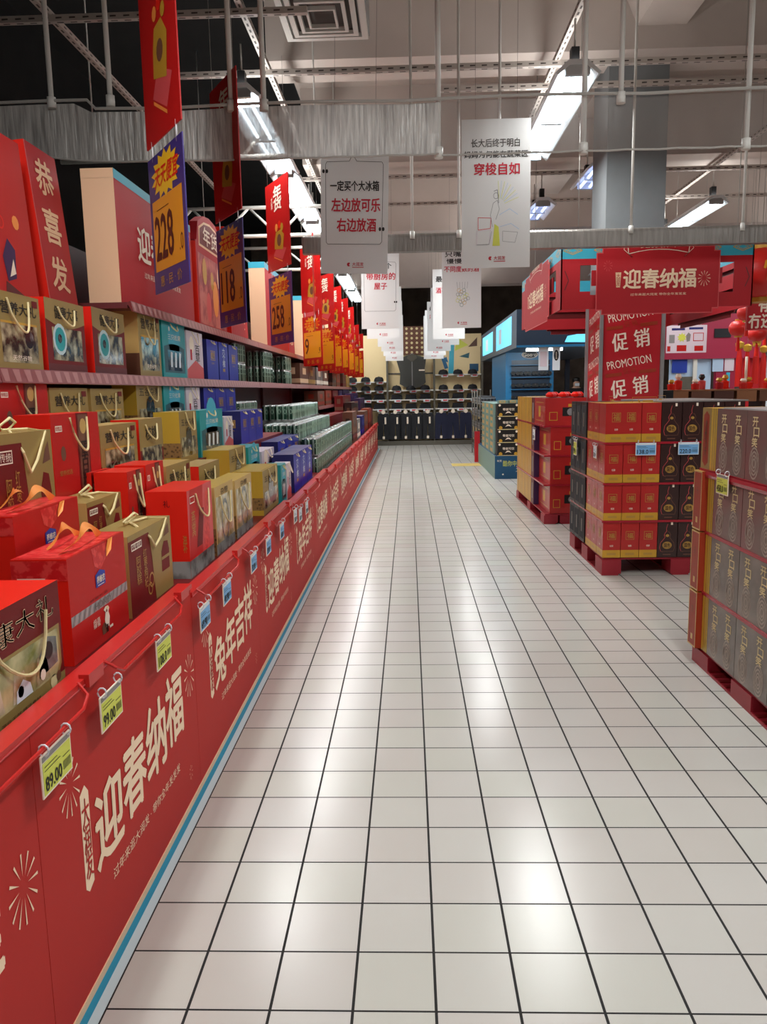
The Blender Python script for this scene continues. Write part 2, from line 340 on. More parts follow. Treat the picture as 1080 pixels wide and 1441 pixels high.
# ------------------------------------------------------------------ steel channels, rods and smoke curtains
def channel(p, q, label, slots=True, s=.045):
    p, q = Vector(p), Vector(q); mb = MB(); L = (q-p).length
    mb.box(-s/2, s/2, 0, L, -s/2, s/2, 'strut')
    if slots:
        k = .06
        while k < L-.1:
            for sg in (-1, 1): mb.add([(sg*(s/2+.001), k, -.007), (sg*(s/2+.001), k+.045, -.005), (sg*(s/2+.001), k+.045, .005), (sg*(s/2+.001), k, .005)], [(0, 1, 2, 3)], 'slot')
            mb.add([(-.007, k, -s/2-.001), (-.007, k+.05, -s/2-.001), (.007, k+.05, -s/2-.001), (.007, k, -s/2-.001)], [(0, 1, 2, 3)], 'slot'); k += .1
    d = q-p; return mb.build('support_channel', None, p, -math.atan2(d.x, d.y), label, 'channel', 'slotted steel channels')
channel((-2.6, .5, 4.24), (-2.6, 12, 4.24), 'slotted steel channel in the dark void, running away above the gift shelves')
channel((-1.18, .5, 4.24), (-1.18, 20, 4.24), 'slotted steel channel carrying the left row of lights')
channel((1.3, .5, 4.24), (1.3, 20, 4.24), 'slotted steel channel carrying the lights over the aisle')
channel((3.95, .5, 4.24), (3.95, 20, 4.24), 'slotted steel channel carrying the light above the header ring')
for i, (y, xa, xb) in enumerate(((6.15, -3.6, -.7), (7.25, -2.2, 4.6), (7.75, .3, 6), (10.7, -1.5, 6), (12.2, -1.5, 6))):
    channel((xa, y, 4.2), (xb, y, 4.2), 'slotted steel channel crossing the ceiling, %s from the front' % ('first', 'second', 'third', 'fourth', 'fifth')[i])
def girder(y, xa, xb, z0, z1, n, label):
    g = empty('lattice_girder', (xa, y, z0), label, 'girder', 'white lattice girders')
    for z, nm in ((0, 'lower_chord'), (z1-z0, 'upper_chord')): q = MB(); q.tube([(0, 0, z), (xb-xa, 0, z)], .022, 'rod', 8); q.build(nm, g)
    st = (xb-xa)/n
    for k in range(n):
        q = MB(); q.tube([(k*st, 0, 0 if k % 2 else z1-z0), ((k+1)*st, 0, z1-z0 if k % 2 else 0)], .016, 'rod', 6); q.build('diagonal', g)
    for k in (.12, .88): x = (xb-xa)*k; q = MB(); q.tube([(x, 0, z1-z0), (x, 0, (ZC if xa+x > -1.35 else 6.4)-z0)], .008, 'rod', 6); q.build('drop_rod', g)
    return g
girder(7.6, -3.2, -.5, 3.62, 3.95, 8, 'white lattice girder just behind the foil curtain')
girder(9.6, -3.2, -.5, 3.3, 3.62, 8, 'white lattice girder above the second price flag')
girder(12.2, -3.4, -.3, 3.3, 3.62, 8, 'white lattice girder above the far red flags')
GR = 'white rods hanging from the ceiling'
def rod(x, y, z0, z1, label, r=.016):
    mb = MB(); mb.tube([(0, 0, 0), (0, 0, z1-z0)], r, 'rod', 8); mb.tube([(0, 0, -.012), (0, 0, .05)], r*1.7, 'rod', 8)
    return mb.build('hanging_rod', None, (x, y, z0), 0, label, 'rod', GR)
YB = 5.0
for px, z0, l in ((72, 3.2, 'left of the first channel'), (155, 3.2, 'beside the topmost red banner'), (325, 3.15, 'before the bright lamp behind the curtain'), (371, 3.15, 'right of the bright lamp behind the curtain'),
               (617, 2.86, 'at the end of the foil curtain'), (824, 2.86, 'crossing the brightest light fixture'), (874, 3.13, 'right of the brightest light fixture'), (1056, 2.86, 'far right, before the header ring')):
    p = at(px, 120, Y=YB); rod(p.x, YB-.012 if z0 > 3 else YB+.015, z0, ZC if p.x > -1.35 else 6.4, 'white rod holding the smoke curtain, ' + l)
for px, l in ((580, 'between the two white posters'), (646, 'behind the tall white poster'), (703, 'left of the pillar'), (890, 'before the pillar'), (1048, 'right of the small far light')):
    p = at(px, 270, Y=7.0); rod(p.x, 7.0, 2.76, ZC, 'thin white rod holding the rolled curtain, ' + l, .012)
def curtain(name, xs, z0f, z1f, m, label):
    mb = MB(); n = len(xs); V = []
    for i, x in enumerate(xs): V += [(x, YB+.012*math.sin(i*2.1)+.006, z0f(x)), (x, YB, z1f(x))]
    mb.add(V, [(2*i, 2*i+2, 2*i+3, 2*i+1) for i in range(n-1)], m, True)
    mb.tube([(x, YB+.01*math.sin(i*2.1), z0f(x)) for i, x in enumerate(xs)], .006, 'cable', 6)
    return mb.build(name, label=label, cat='curtain')
top = lambda x: 3.155+.012*abs(math.sin(x*2.2))+(.05 if x < -1.9 else 0)
curtain('smoke_curtain', [-3.6+.1*i for i in range(39)], lambda x: 2.868+.02*max(0, -1.2-x)+.09*max(0, -1.9-x), top, 'foil', 'wrinkled grey foil curtain hung below the dark ceiling over the gift shelves')
curtain('smoke_curtain', [.215+.1*i for i in range(36)], lambda x: 2.862, top, 'clear_film', 'nearly clear film curtain hung across the aisle, right of the grey foil')
mb = MB(); P = []
for i in range(150): x = -3.6+7.4*i/149; P.append((x, YB-.02, top(x)+.012))
mb.tube(P, .009, 'cable', 6); mb.build('wire_rope', label='twisted wire rope along the top edge of the smoke curtain', cat='rope')
mb = MB(); mb.box(-.9, 5.5, 7.0, 7.09, 2.648, 2.765, 'film_roll'); mb.tube([(-.9, 7.045, 2.772), (5.5, 7.045, 2.772)], .03, 'film_roll', 10)
mb.build('rolled_curtain', label='grey rolled smoke curtain hung in front of the red header ring', cat='curtain')
# air outlet
a = empty('air_diffuser', (-.62, 6.45, 4.3), 'square grey louvred air outlet under the ceiling, left of the bright fixture', 'air vent')
mb = MB(); mb.box(-.34, .34, -.46, .46, .03, .5, 'galvanised', ); mb.build('duct_box', a)
for k in range(4):
    s = 1-.22*k; mb = MB(); z = -.012*k
    for x0, x1, y0, y1 in ((-.33, .33, -.45, -.40), (-.33, .33, .40, .45), (-.33, -.28, -.40, .40), (.28, .33, -.40, .40)): mb.box(x0*s, x1*s, y0*s, y1*s, z, z+.03, 'rod')
    mb.build('louvre_ring', a)
mb = MB(); mb.box(-.27, .27, -.38, .38, .028, .03, 'slot'); mb.build('throat', a)
# ------------------------------------------------------------------ left gift display: eight bays
ORD = ('first', 'second', 'third', 'fourth', 'fifth', 'sixth', 'seventh', 'eighth', 'ninth', 'tenth', 'eleventh', 'twelfth')
BAY = [(.30, 2.74, .755), (2.74, 5.18, .72), (5.18, 7.62, .69), (7.62, 10.06, .655), (10.06, 12.5, .65), (12.5, 14.94, .64), (14.94, 17.38, .64), (17.38, 19.82, .64)]
XF, XT, XD, XC, XS, XB = -.80, -.815, -1.07, -1.23, -1.45, -1.88      # fascia, table edge, risers, shelf edge, back
ZCr, ZBs, ZAs, ZHs = 1.09, 1.235, 1.567, 1.945
def zt(y): return next((z for a, b, z in BAY if a <= y < b), .64)
def fascia(y0, y1, h, word, first):
    mb = MB(); mb.box(XT, XF, y0+.001, y1-.001, .024, h, 'fascia_red'); mb.box(XT, XF+.003, y0+.001, y1-.001, .002, .024, 'cream')
    f = Face(mb, (XF, y0, 0), (0, 1, 0), (0, 0, 1), y1-y0, .80)
    n = 4
    for k, c in enumerate(word):
        a = .225+k*.16; f.text(c, a, .345+.018*k, a+.15, .60+.03*k, 'print_cream', 2, .035, .03)
    f.poly([(.165, .35), (.18, .33), (.205, .345), (.208, .64), (.192, .67), (.168, .65)], 'print_cream', 1)
    f.text(vert('大润发'), .17, .37, .204, .63, 'fascia_red', 2, .015)
    f.text('过年来逛大润发 · 带你全年发发发', .30, .245, .80, .285, 'print_cream', 2, .006)
    f.burst(.13, .72, .055, 'print_cream', 2, 12, 1.3); f.burst(.935, .60, .06, 'print_cream', 2, 12, 1.3); f.burst(.9, .16, .02, 'print_cream', 2, 8)
    return mb
def rails(y0, y1, z):
    mb = MB(); x = XF+.012
    mb.box(XT-.03, XF+.006, y0, y1, z-.006, z+.012, 'rail_red'); mb.box(XF+.006, XF+.008, y0, y1, z-.004, z-.001, 'pink_red')
    k = y0+.06
    while k < y1-.5:
        e = min(k+.62, y1-.04)
        mb.tube([(x-.01, k, z+.012), (x+.018, k+.012, z-.012), (x+.022, k+.05, z-.032), (x+.022, e-.05, z-.032), (x+.018, e-.012, z-.012), (x-.01, e, z+.012)], .0045, 'rail_red', 6); k += .78
        mb.box(x-.02, x+.006, k-.13, k-.04, z-.01, z+.022, 'rail_red')
    return mb
def price_rail(x, y0, y1, z):
    mb = MB(); mb.prism([(x, z), (x+.018, z+.008), (x+.03, z-.045), (x+.024, z-.047), (x+.004, z-.012), (x, z-.012)], 'y', y0, y1, 'rail_face')
    k = y0+.01
    while k < y1-.06:
        mb.add([(x+.0195, k, z+.004), (x+.0295, k+.01, z-.040), (x+.0295, k+.045, z-.040), (x+.0195, k+.05, z+.004)], [(0, 1, 2, 3)], 'rail_tooth'); k += .085
    return mb
WORDS = ('兔年吉祥', '迎春纳福')
bw = ('nearest', 'second nearest', 'third', 'fourth', 'fifth', 'sixth', 'seventh, behind the green cans', 'farthest')
for i, (y0, y1, z) in enumerate(BAY):
    ym = (y0+y1)/2
    r = empty('display_stand', (-1.3, ym, 0), '%s red festive display stand along the aisle, with printed front and shelves' % bw[i].split(',')[0], 'display stand', 'red display stands of the gift row')
    off = (1.3, -ym, 0)
    def part(n, mb, p=r): return mb.build(n, p, off if p is r else None)
    for k in range(2):
        a = y0+1.22*k; part('front_panel', fascia(a, a+1.22, z+.025, WORDS[(k) % 2] if True else '', i == 0))
    part('wire_rail', rails(y0, y1, z+.025))
    part('table_top', MB().box(XB, XT, y0, y1, z-.03, z, 'dark_red'))
    zd = z+.12
    part('riser', MB().box(XB, XD, y0, y1, z, zd, 'dark_red')); part('riser', MB().box(XB, XC, 8.44 if i == 3 else y0, y1, zd, ZCr, 'dark_red'))
    part('back_panel', MB().box(XB-.03, XB, y0, y1, 0, 2.3, 'deep_red'))
    for zz in ((ZBs, ZAs) if i < 1 else (ZAs, ZHs) if i in (3, 4) else (ZBs, ZAs, ZHs)):
        s = part('shelf', MB().box(XB, XS, y0 if zz != ZHs or i > 1 else 4.13, y1-.004, zz-.03, zz, 'shelf_steel'))
        pr = price_rail(XS, y0 if zz != ZHs or i > 1 else 4.13, y1-.004, zz-.002).build('price_rail', s)
    for yy in (y0+.03, y1-.03): part('upright', MB().box(XB-.02, XB+.03, yy-.02, yy+.02, ZCr, 2.25, 'shelf_steel'))

# ------------------------------------------------------------------ gift bags and boxes (front to the aisle)
def rope(mb, w, h, xf, a0, a1, b0, b1, m='rope', r=.0042, loose=.02):
    P = []
    for k in range(13):
        t = k/12; y = (a0+(a1-a0)*t-.5)*w; s = math.sin(PI*t)
        P.append((xf+.004+loose*s*.8, y + .012*math.sin(4*t), h*(b1-(b1-b0)*s**.6)))
    mb.tube(P, r, m, 6)
def rope_up(mb, w, h, x, a0, a1, up, m='rope', r=.0042, out=0):
    mb.tube([(x+out*math.sin(PI*k/12), (a0+(a1-a0)*k/12-.5)*w, h-.01+up*math.sin(PI*k/12)**.7) for k in range(13)], r, m, 6)
def body(d, w, h, m, side=None, top=None, taper=0):
    mb = MB(); t = taper*d
    V = [(-d/2, -w/2, 0), (d/2, -w/2, 0), (d/2, w/2, 0), (-d/2, w/2, 0), (-d/2+t, -w/2, h), (d/2-t, -w/2, h), (d/2-t, w/2, h), (-d/2+t, w/2, h)]
    for f, mm in (((0, 3, 2, 1), m), ((4, 5, 6, 7), top or side or m), ((0, 1, 5, 4), side or m), ((1, 2, 6, 5), m), ((2, 3, 7, 6), side or m), ((3, 0, 4, 7), m)): mb.add([V[i] for i in f], [(0, 1, 2, 3)], mm)
    return mb
def arc(a0, a1, b0, dip, n=10): return [(a0+(a1-a0)*k/n, b0-dip*math.sin(PI*k/n)) for k in range(n+1)]
def B_walnut(d, w, h):          # red bag, gold flap with black title, goods window
    mb = body(d, w, h, 'dark_red', 'bright_red'); f, n, r, k, t = faces(mb, d, w, h)
    f.poly([(0, 1)]+arc(0, 1, .72, .10)[0:]+[(1, 1)], 'olive_gold', 1)
    f.rect(.14, .17, .9, .62, 'goods', 1); f.disc(.32, .46, .17*w, 'tape_pale', 2, 14); f.disc(.32, .46, .13*w, 'teal', 3, 14); f.disc(.31, .47, .05*w, 'goods_dark', 4, 10)
    f.text('健康大事', .22, .74, .82, .92, 'ink', 2, .02); f.rect(0, 0, 1, .12, 'deep_red', 1); t.rect(.1, .05, .9, .95, 'olive_gold', 1)
    return mb, ('front', .3, .75, .66, .9)
def B_gold(d, w, h):            # gold bag, black title, big window
    mb = body(d, w, h, 'olive_gold', 'pale_gold'); f, n, r, k, t = faces(mb, d, w, h)
    f.text('营养大礼', .12, .72, .9, .88, 'ink', 2, .015); f.rect(.1, .1, .9, .62, 'goods', 1); f.rect(.1, .60, .9, .63, 'lid_gold', 2); f.disc(.7, .42, .1*w, 'goods_dark', 2, 12)
    f.text('天然谷物', .3, .13, .72, .2, 'ivory', 2); f.rect(.82, .86, .95, .95, 'dark_red', 2); n.rect(.0, 0, 1, .35, 'brown', 1)
    return mb, ('front', .25, .75, .5, .92)
def B_walgold(d, w, h):         # gold bag with red lower half
    mb = body(d, w, h, 'dark_red', 'bright_red'); f, n, r, k, t = faces(mb, d, w, h)
    f.rect(0, .45, 1, 1, 'olive_gold', 1); f.poly([(.08, .5)]+arc(.08, .92, .2, .1)+[(.92, .5)], 'goods', 2); f.text('核桃', .25, .62, .75, .86, 'ink', 2, .02); t.rect(0, 0, 1, 1, 'pale_gold', 1)
    return mb, ('front', .25, .75, .62, .9)
def B_yellow(d, w, h):          # yellow gold bag with a dotted brown band
    mb = body(d, w, h, 'olive_gold', 'yellow_gold'); f, n, r, k, t = faces(mb, d, w, h)
    for q in (f, n, r): q.rect(0, .12, 1, .40, 'pattern_brown', 1)
    f.rect(.08, .12, .92, .5, 'goods', 2); f.text('五谷杂粮', .1, .72, .9, .86, 'ink', 2, .01); f.text('礼盒', .35, .58, .65, .67, 'ink_brown', 2); f.disc(.5, .5, .16*w, 'goods_dark', 3, 14)
    t.frame(.05, .05, .95, .95, .006, 'olive_gold', 1)
    return mb, ('front', .35, .85, .62, .98)
def B_teal(d, w, h):
    mb = body(d, w, h, 'teal', 'teal'); f, n, r, k, t = faces(mb, d, w, h)
    f.poly([(.06, .10), (.94, .10), (.94, .56)]+arc(.94, .06, .56, -.06)[1:], 'deep_teal', 1); f.rect(.2, .14, .8, .5, 'goods_dark', 2)
    for a in (.3, .48, .66): f.poly([(a, .2), (a+.07, .2), (a+.10, .46), (a+.02, .48)], 'tag_white', 3)
    f.disc(.5, .74, .26*w, 'sky', 1, 16); f.text('三只松果', .24, .69, .78, .79, 'ivory', 2, .01); f.disc(.3, .88, .03*w, 'ivory', 2, 8); f.disc(.7, .9, .02*w, 'ivory', 2, 8)
    return mb, ('front', .35, .65, .86, .97)
def B_white(d, w, h):
    mb = body(d, w, h, 'lilac_white', 'lilac_white'); f, n, r, k, t = faces(mb, d, w, h)
    f.poly([(0, 0), (1, 0), (1, .25), (.5, .4), (0, .2)], 'pink_red', 1); f.disc(.3, .72, .14*w, 'ivory', 1, 12); f.text(vert('百草'), .5, .36, .78, .72, 'ink', 2, .01); f.rect(.2, .4, .3, .62, 'ink_red', 2)
    return mb, ('side', .3, .7, .8, 1.0)
def B_blue(d, w, h):            # royal blue bag with a gold emblem
    mb = body(d, w, h, 'blue', 'navy', 'navy'); f, n, r, k, t = faces(mb, d, w, h)
    for q in (f, n):
        q.frame(.3, .5, .72, .74, .006, 'gold', 1); q.rect(.36, .54, .66, .70, 'lid_gold', 1); q.text('福', .4, .55, .62, .69, 'navy', 2, .01); q.text('坚果礼', .36, .40, .66, .45, 'gold', 2)
    return mb, ('front', .36, .64, .9, .98)
def B_bluescript(d, w, h):
    mb = body(d, w, h, 'blue', 'navy', 'navy'); f, n, r, k, t = faces(mb, d, w, h)
    f.text(vert('六个核'), .36, .36, .64, .86, 'tag_white', 2, .02); f.rect(.38, .24, .62, .32, 'gold', 1)
    return mb, ('front', .36, .64, .9, .98)
def B_protein(d, w, h):         # red carrier box with a brown title band
    mb = body(d, w, h, 'red', 'bright_red'); f, n, r, k, t = faces(mb, d, w, h)
    f.rect(.5, 0, .76, 1, 'dark_red', 1); f.rect(.53, .04, .73, .98, 'umber', 2); f.text(vert('蛋白粉'), .56, .1, .71, .66, 'black', 3, .02); f.disc(.63, .84, .07*w, 'pale_gold', 3, 12)
    f.frame(.07, .80, .2, .87, .004, 'ivory', 2); f.text('品牌', .085, .815, .185, .855, 'ivory', 2); f.disc(.2, .55, .05*w, 'umber', 1, 12, 1.3); f.text('营养优选', .1, .3, .35, .36, 'gold', 2)
    return mb, ('front', .36, .74, .55, .95)
def B_honey(d, w, h):           # red bag: blue seal, silver ribbon band, small beekeeper
    mb = body(d, w, h, 'red', 'bright_red', 'red'); f, n, r, k, t = faces(mb, d, w, h)
    f.poly([(.38, .98), (.66, .98), (.62, .82), (.52, .74), (.42, .80)], 'emboss', 1)
    f.poly([(.42, .58), (.42, .71), (.50, .745), (.59, .71), (.59, .58)], 'logo_blue', 2); f.text('养蜂农', .435, .615, .575, .69, 'ivory', 3, .02); f.rect(.45, .592, .56, .6, 'ivory', 3)
    f.rect(0, .36, 1, .455, 'silver', 1)
    for q in range(12): f.poly([(q/12+.01, .36), (q/12+.04, .36), (q/12+.075, .455), (q/12+.045, .455)], 'galvanised', 2)
    f.text('HONEY', .38, .375, .68, .44, 'grey_card', 3, .02); f.text('蜂蜜礼盒', .3, .475, .62, .50, 'dark_red', 2)
    f.text('纯真\n蜂蜜', .33, .20, .45, .29, 'ivory', 2, .01)
    f.poly([(.53, .13), (.60, .13), (.62, .22), (.60, .28), (.62, .31), (.60, .34), (.55, .345), (.52, .32), (.55, .29), (.53, .22)], 'ivory', 2); f.disc(.58, .325, .022*w, 'rope', 3, 8, .5); f.disc(.565, .30, .011*w, 'umber', 4, 8)
    f.poly([(.48, .08), (.54, .08), (.55, .17), (.51, .2), (.47, .16)], 'umber', 2); f.poly([(.55, .08), (.58, .08), (.58, .16), (.55, .16)], 'dark_brown', 3); f.rect(.61, .10, .67, .125, 'ivory', 2)
    n.rect(.0, .80, 1, .985, 'emboss', 1); n.rect(.1, .815, .6, .825, 'ivory', 2); t.rect(.04, .04, .96, .96, 'emboss', 1)
    return mb, ('ribbon',)
def B_health(d, w, h):          # dark red box, large window, black title
    mb = body(d, w, h, 'dark_red', 'bright_red', 'bright_red'); f, n, r, k, t = faces(mb, d, w, h)
    f.rect(0, 0, 1, .13, 'olive_gold', 1); f.poly([(.04, .13), (.93, .13), (.97, .22), (.97, .60), (.04, .60)], 'olive_gold', 1)
    f.poly([(.06, .15), (.90, .15), (.94, .24), (.94, .57), (.06, .57)], 'goods_green', 2)
    for a in (.18, .42, .66): f.poly([(a, .17), (a+.16, .17), (a+.13, .40), (a+.03, .42)], 'clear_goods', 3); f.disc(a+.08, .24, .03*w, 'ivory', 4, 10)
    f.poly([(.70, .22), (.92, .26), (.92, .50), (.82, .55), (.72, .42)], 'grey_goods', 3); f.disc(.82, .42, .05*w, 'black', 4, 12); f.poly([(.45, .16), (.62, .16), (.60, .26), (.53, .33), (.46, .26)], 'tag_white', 4)
    for q, c in enumerate('健康大礼'): f.text(c, .08+q*.215, .67+.015*q, .27+q*.215, .87+.015*q, 'cream', 2, .035); f.text(c, .08+q*.215, .67+.015*q, .27+q*.215, .87+.015*q, 'black', 3, .01)
    f.text('源自天然 臻选食材', .3, .04, .7, .08, 'ink_brown', 2); f.disc(.86, .10, .04*w, 'rope', 2, 10); f.disc(.92, .12, .03*w, 'umber', 2, 10)
    t.line([(.2, .2), (.8, .25)], .004, 'ivory', 1)
    return mb, ('front', .26, .84, .36, .80)
def B_cutout(d, w, h):          # gold box with cut-outs over a red one
    mb = body(d, w, h, 'dark_red', 'pale_gold', 'olive_gold'); f, n, r, k, t = faces(mb, d, w, h)
    f.poly([(.55, 0), (1, 0), (1, 1), (.0, 1), (.0, .93), (.45, .93), (.5, .6)], 'olive_gold', 1); f.poly([(.72, .3), (.92, .3), (.93, .55), (.9, .68), (.80, .7), (.73, .58)], 'dark_red', 2); f.rect(.72, .46, .93, .5, 'olive_gold', 3)
    f.poly([(.80, .76), (.95, .78), (.93, .92), (.86, .86)], 'umber', 2)
    f.frame(.06, .80, .28, .89, .004, 'ivory', 2); f.text('传统', .08, .815, .26, .875, 'ivory', 2)
    f.text(vert('红枣枸杞'), .30, .25, .38, .75, 'gold', 2); f.text(vert('阿胶糕'), .14, .35, .24, .7, 'gold', 2); f.disc(.46, .3, .06*w, 'gold', 2, 14, 1, .045*w); f.disc(.42, .2, .05*w, 'gold', 2, 14, 1, .038*w)
    return mb, ('twist', .45, .9, .98)
def B_stand(d, w, h):           # glossy red bag on a grey green foot
    mb = body(d, w, h, 'pink_red', 'bright_red', 'bright_red'); f, n, r, k, t = faces(mb, d, w, h)
    for q in (f, n): q.rect(0, 0, 1, .20, 'grey_goods', 1)
    f.poly([(.0, .2), (.5, .2), (.62, 1), (.1, 1)], 'red', 1); f.poly([(.28, .3), (.5, .3), (.62, .72), (.44, .75)], 'dark_red', 2); f.poly([(.55, .2), (.8, .2), (.9, .9), (.72, .9)], 'emboss', 1); f.text(vert('燕窝'), .12, .45, .26, .75, 'gold', 2, .01)
    f.frame(.08, .84, .26, .92, .004, 'ivory', 3); n.text('礼', .42, .82, .58, .9, 'dark_red', 2); n.text(vert('滋补'), .85, .3, .95, .5, 'gold', 2)
    return mb, ('front', .3, .85, .62, .93)
def B_clear(d, w, h):           # clear gold bag
    mb = body(d, w, h, 'pale_gold', 'pale_gold', 'yellow_gold'); f, n, r, k, t = faces(mb, d, w, h)
    f.rect(.05, .16, .95, .84, 'clear_goods', 1); f.rect(0, 0, 1, .16, 'grey_goods', 1); f.text('杂粮', .3, .85, .7, .95, 'ink', 2); f.disc(.5, .45, .2*w, 'grey_goods', 2, 14, 1.4, .16*w); n.rect(0, 0, 1, .4, 'pattern_brown', 1)
    return mb, ('front', .25, .8, .4, .85)
def carton(c1, c2, word=''):
    def g(d, w, h):
        mb = body(d, w, h, c1, c1); f, n, r, k, t = faces(mb, d, w, h)
        for q in (f, n): q.rect(0, .1, 1, .3, c2, 1); q.rect(.3, .5, .7, .8, c2, 1)
        if word: n.text(word, .3, .52, .7, .78, c1, 2)
        return mb, None
    return g
def handle(root, spec, d, w, h):
    if not spec: return
    if spec[0] == 'front':
        mb = MB(); rope(mb, w, h, d/2, *spec[1:]); mb.build('rope_handle', root)
    elif spec[0] == 'side':
        mb = MB(); mb.tube([(d/2+.03*math.sin(PI*k/10), (.35-.5)*w+.35*w*k/10, h*(spec[4]-.28*math.sin(PI*k/10))) for k in range(11)], .004, 'ivory', 6); mb.build('rope_handle', root)
    elif spec[0] == 'twist':
        mb = MB(); mb.tube([(d/2+.006, (spec[1]-.5)*w, h*.86), (d/2+.01, (spec[1]+.08-.5)*w, h*.72), (d/2+.012, (spec[1]+.2-.5)*w, h*.80), (d/2+.0, (spec[2]-.5)*w, h*.99), (d*.1, (spec[2]-.5)*w*.8, h+.006), (-d*.1, .0, h+.008), (0, -.1*w, h+.02), (d*.15, 0, h+.045), (d*.1, .12*w, h+.03), (-d*.1, .1*w, h+.006), (d*.2, -.05*w, h+.006), (d/2+.006, (spec[1]-.5)*w, h*.86)], .0045, 'rope', 6); mb.build('rope_handle', root)
    elif spec[0] == 'ribbon':
        for a0, a1, x, up in ((-.36, .30, d*.25, .032), (-.22, .38, -d*.25, .028)):
            mb = MB(); V = []; n = 16
            for k in range(n+1):
                t = k/n; y = (a0+(a1-a0)*t)*w; z = h+.008+up*abs(math.sin(PI*t))**.8+.012*math.sin(7*t+a0*9); tw = .015*math.cos(5*t)
                V += [(x-.004+.05*math.sin(5*t)*d-tw*.6, y, z-.009), (x+.004+.05*math.sin(5*t)*d+tw, y+.004, z+.011)]
            mb.add(V, [(2*k, 2*k+2, 2*k+3, 2*k+1) for k in range(n)], 'orange', True)
            mb.build('ribbon_handle', root)
        mb = MB(); y0 = .3*w-.05
        mb.add([(d/2+.002, y0, h*1.0), (d/2+.004, y0+.03, h*1.01), (d/2+.012, y0-.005, h*.9), (d/2+.006, y0-.03, h*.84), (d/2+.004, y0-.02, h*.92)], [(0, 1, 2, 3, 4)], 'orange'); mb.build('ribbon_end', root)
GROUPS = {}
def gift(kind, name, X, y0, y1, z, h, d, label, cat='gift bag', group=None, lean=0, rz=0):
    w = (y1-y0)*.975
    mb, spec = kind(d, w, h)
    o = mb.build(name, None, (X-d/2, (y0+y1)/2, z+.0005), rz, label, cat, group, ry=lean)
    handle(o, spec, d, w, h); return o
def row(kind, name, xl, xr, yt, X, z, d, label, cat='gift bag', group=None, n=1, gap=0, hfix=None):
    """one bag (or n abreast) whose front spans the pixels xl..xr of the plane X; yt is where its near top corner shows"""
    a = at(xl, yt, X=X); y0 = a.y; y1 = at(xr, yt, X=X).y; h = hfix or min(.42, max(.16, a.z-z)); out = []
    for i in range(n):
        l = label if n == 1 else label % ORD[i]
        o = gift(kind, name, X, y0+(y1-y0)*i/n, y0+(y1-y0)*(i+1)/n-gap, z, h, d, l, cat, group); out.append(o)
    return out
# front row on the table
XE = -.90; GE = 'gift bags in the front row on the display table'
gift(B_health, 'gift_box', -.875, 1.41, 1.87, .755, .265, .16, 'dark red gift box with large food window and black title, nearest the viewer', 'gift box', GE)
row(B_honey, 'gift_bag', 92, 177, 788, XE, .755, .15, 'red bag with blue seal and silver band, orange ribbon, in the front row', group=GE)
row(B_cutout, 'gift_box', 178, 241, 757, XE, .755, .15, 'dark red and gold cut-out box in the front row, beside the red ribbon bag', 'gift box', GE)
row(B_stand, 'gift_bag', 262, 298, 692, XE, .72, .17, 'glossy red bag on a grey foot, in the front row', group=GE)
row(B_clear, 'gift_bag', 301, 328, 687, XE, .72, .13, 'clear gold bag with white rope handle, just behind the glossy red bag', group=GE)
row(B_clear, 'gift_bag', 330, 354, 677, XE, .72, .13, 'clear gold bag in the front row, between the other clear bag and the yellow box', group=GE)
row(B_yellow, 'gift_bag', 369, 391, 664, XE, .72, .2, 'yellow gold bag with brown dotted band in the front row', group=GE)
row(B_teal, 'gift_bag', 395, 402, 655, XE, .69, .13, 'narrow teal bag in the front row, before the blue bags', group=GE)
row(B_white, 'gift_bag', 403, 409, 653, XE, .69, .11, 'narrow white bag in the front row, before the blue bags', group=GE)
row(B_bluescript, 'gift_bag', 413, 439, 640, XE, .69, .17, '%s royal blue bag with white script in the front row', group='blue bags in the front row', n=3)
# second row
XM = -1.09; GD = 'gift bags in the second row'
row(B_honey, 'gift_bag', 16, 112, 728, XM, .875, .15, 'red ribbon bag in the second row, behind the one with the silver band in view', group=GD)
row(B_cutout, 'gift_box', 121, 171, 709, XM, .875, .15, 'gold cut-out box with rope loop in the second row, before the red boxes', 'gift box', GD)
o = row(B_protein, 'gift_box', 178, 203, 665, XM, .84, .13, 'red carrier box in the second row, first of two with dark red fronts', 'gift box', GD)[0]
dup(o, (o.location.x-.14, o.location.y, o.location.z), label='red carrier box tucked behind the second row, its bright end to the viewer')
row(B_protein, 'gift_box', 204, 230, 655, XM, .84, .13, 'red carrier box in the second row, before the small gold bags', 'gift box', GD)
row(B_gold, 'gift_bag', 233, 268, 657, XM, .84, .13, 'gold bag in the second row, right of the red carrier boxes', group=GD)
row(B_walgold, 'gift_bag', 279, 309, 657, XM, .84, .13, 'gold bag with red end in the second row, above the clear bags', group=GD)
row(B_yellow, 'gift_box', 322, 346, 634, XM, .84, .16, 'yellow gold box in the second row, above the yellow bag with dotted band', 'gift box', GD)
row(B_teal, 'gift_bag', 349, 365, 630, XM, .81, .13, 'teal bag in the second row', group=GD)
row(B_white, 'gift_bag', 368, 386, 636, XM, .81, .13, 'white bag in the second row, before the blue bags', group=GD)
row(B_blue, 'gift_bag', 391, 421, 622, XM, .81, .17, '%s royal blue bag with gold emblem in the second row', group='blue bags in the second row', n=3)
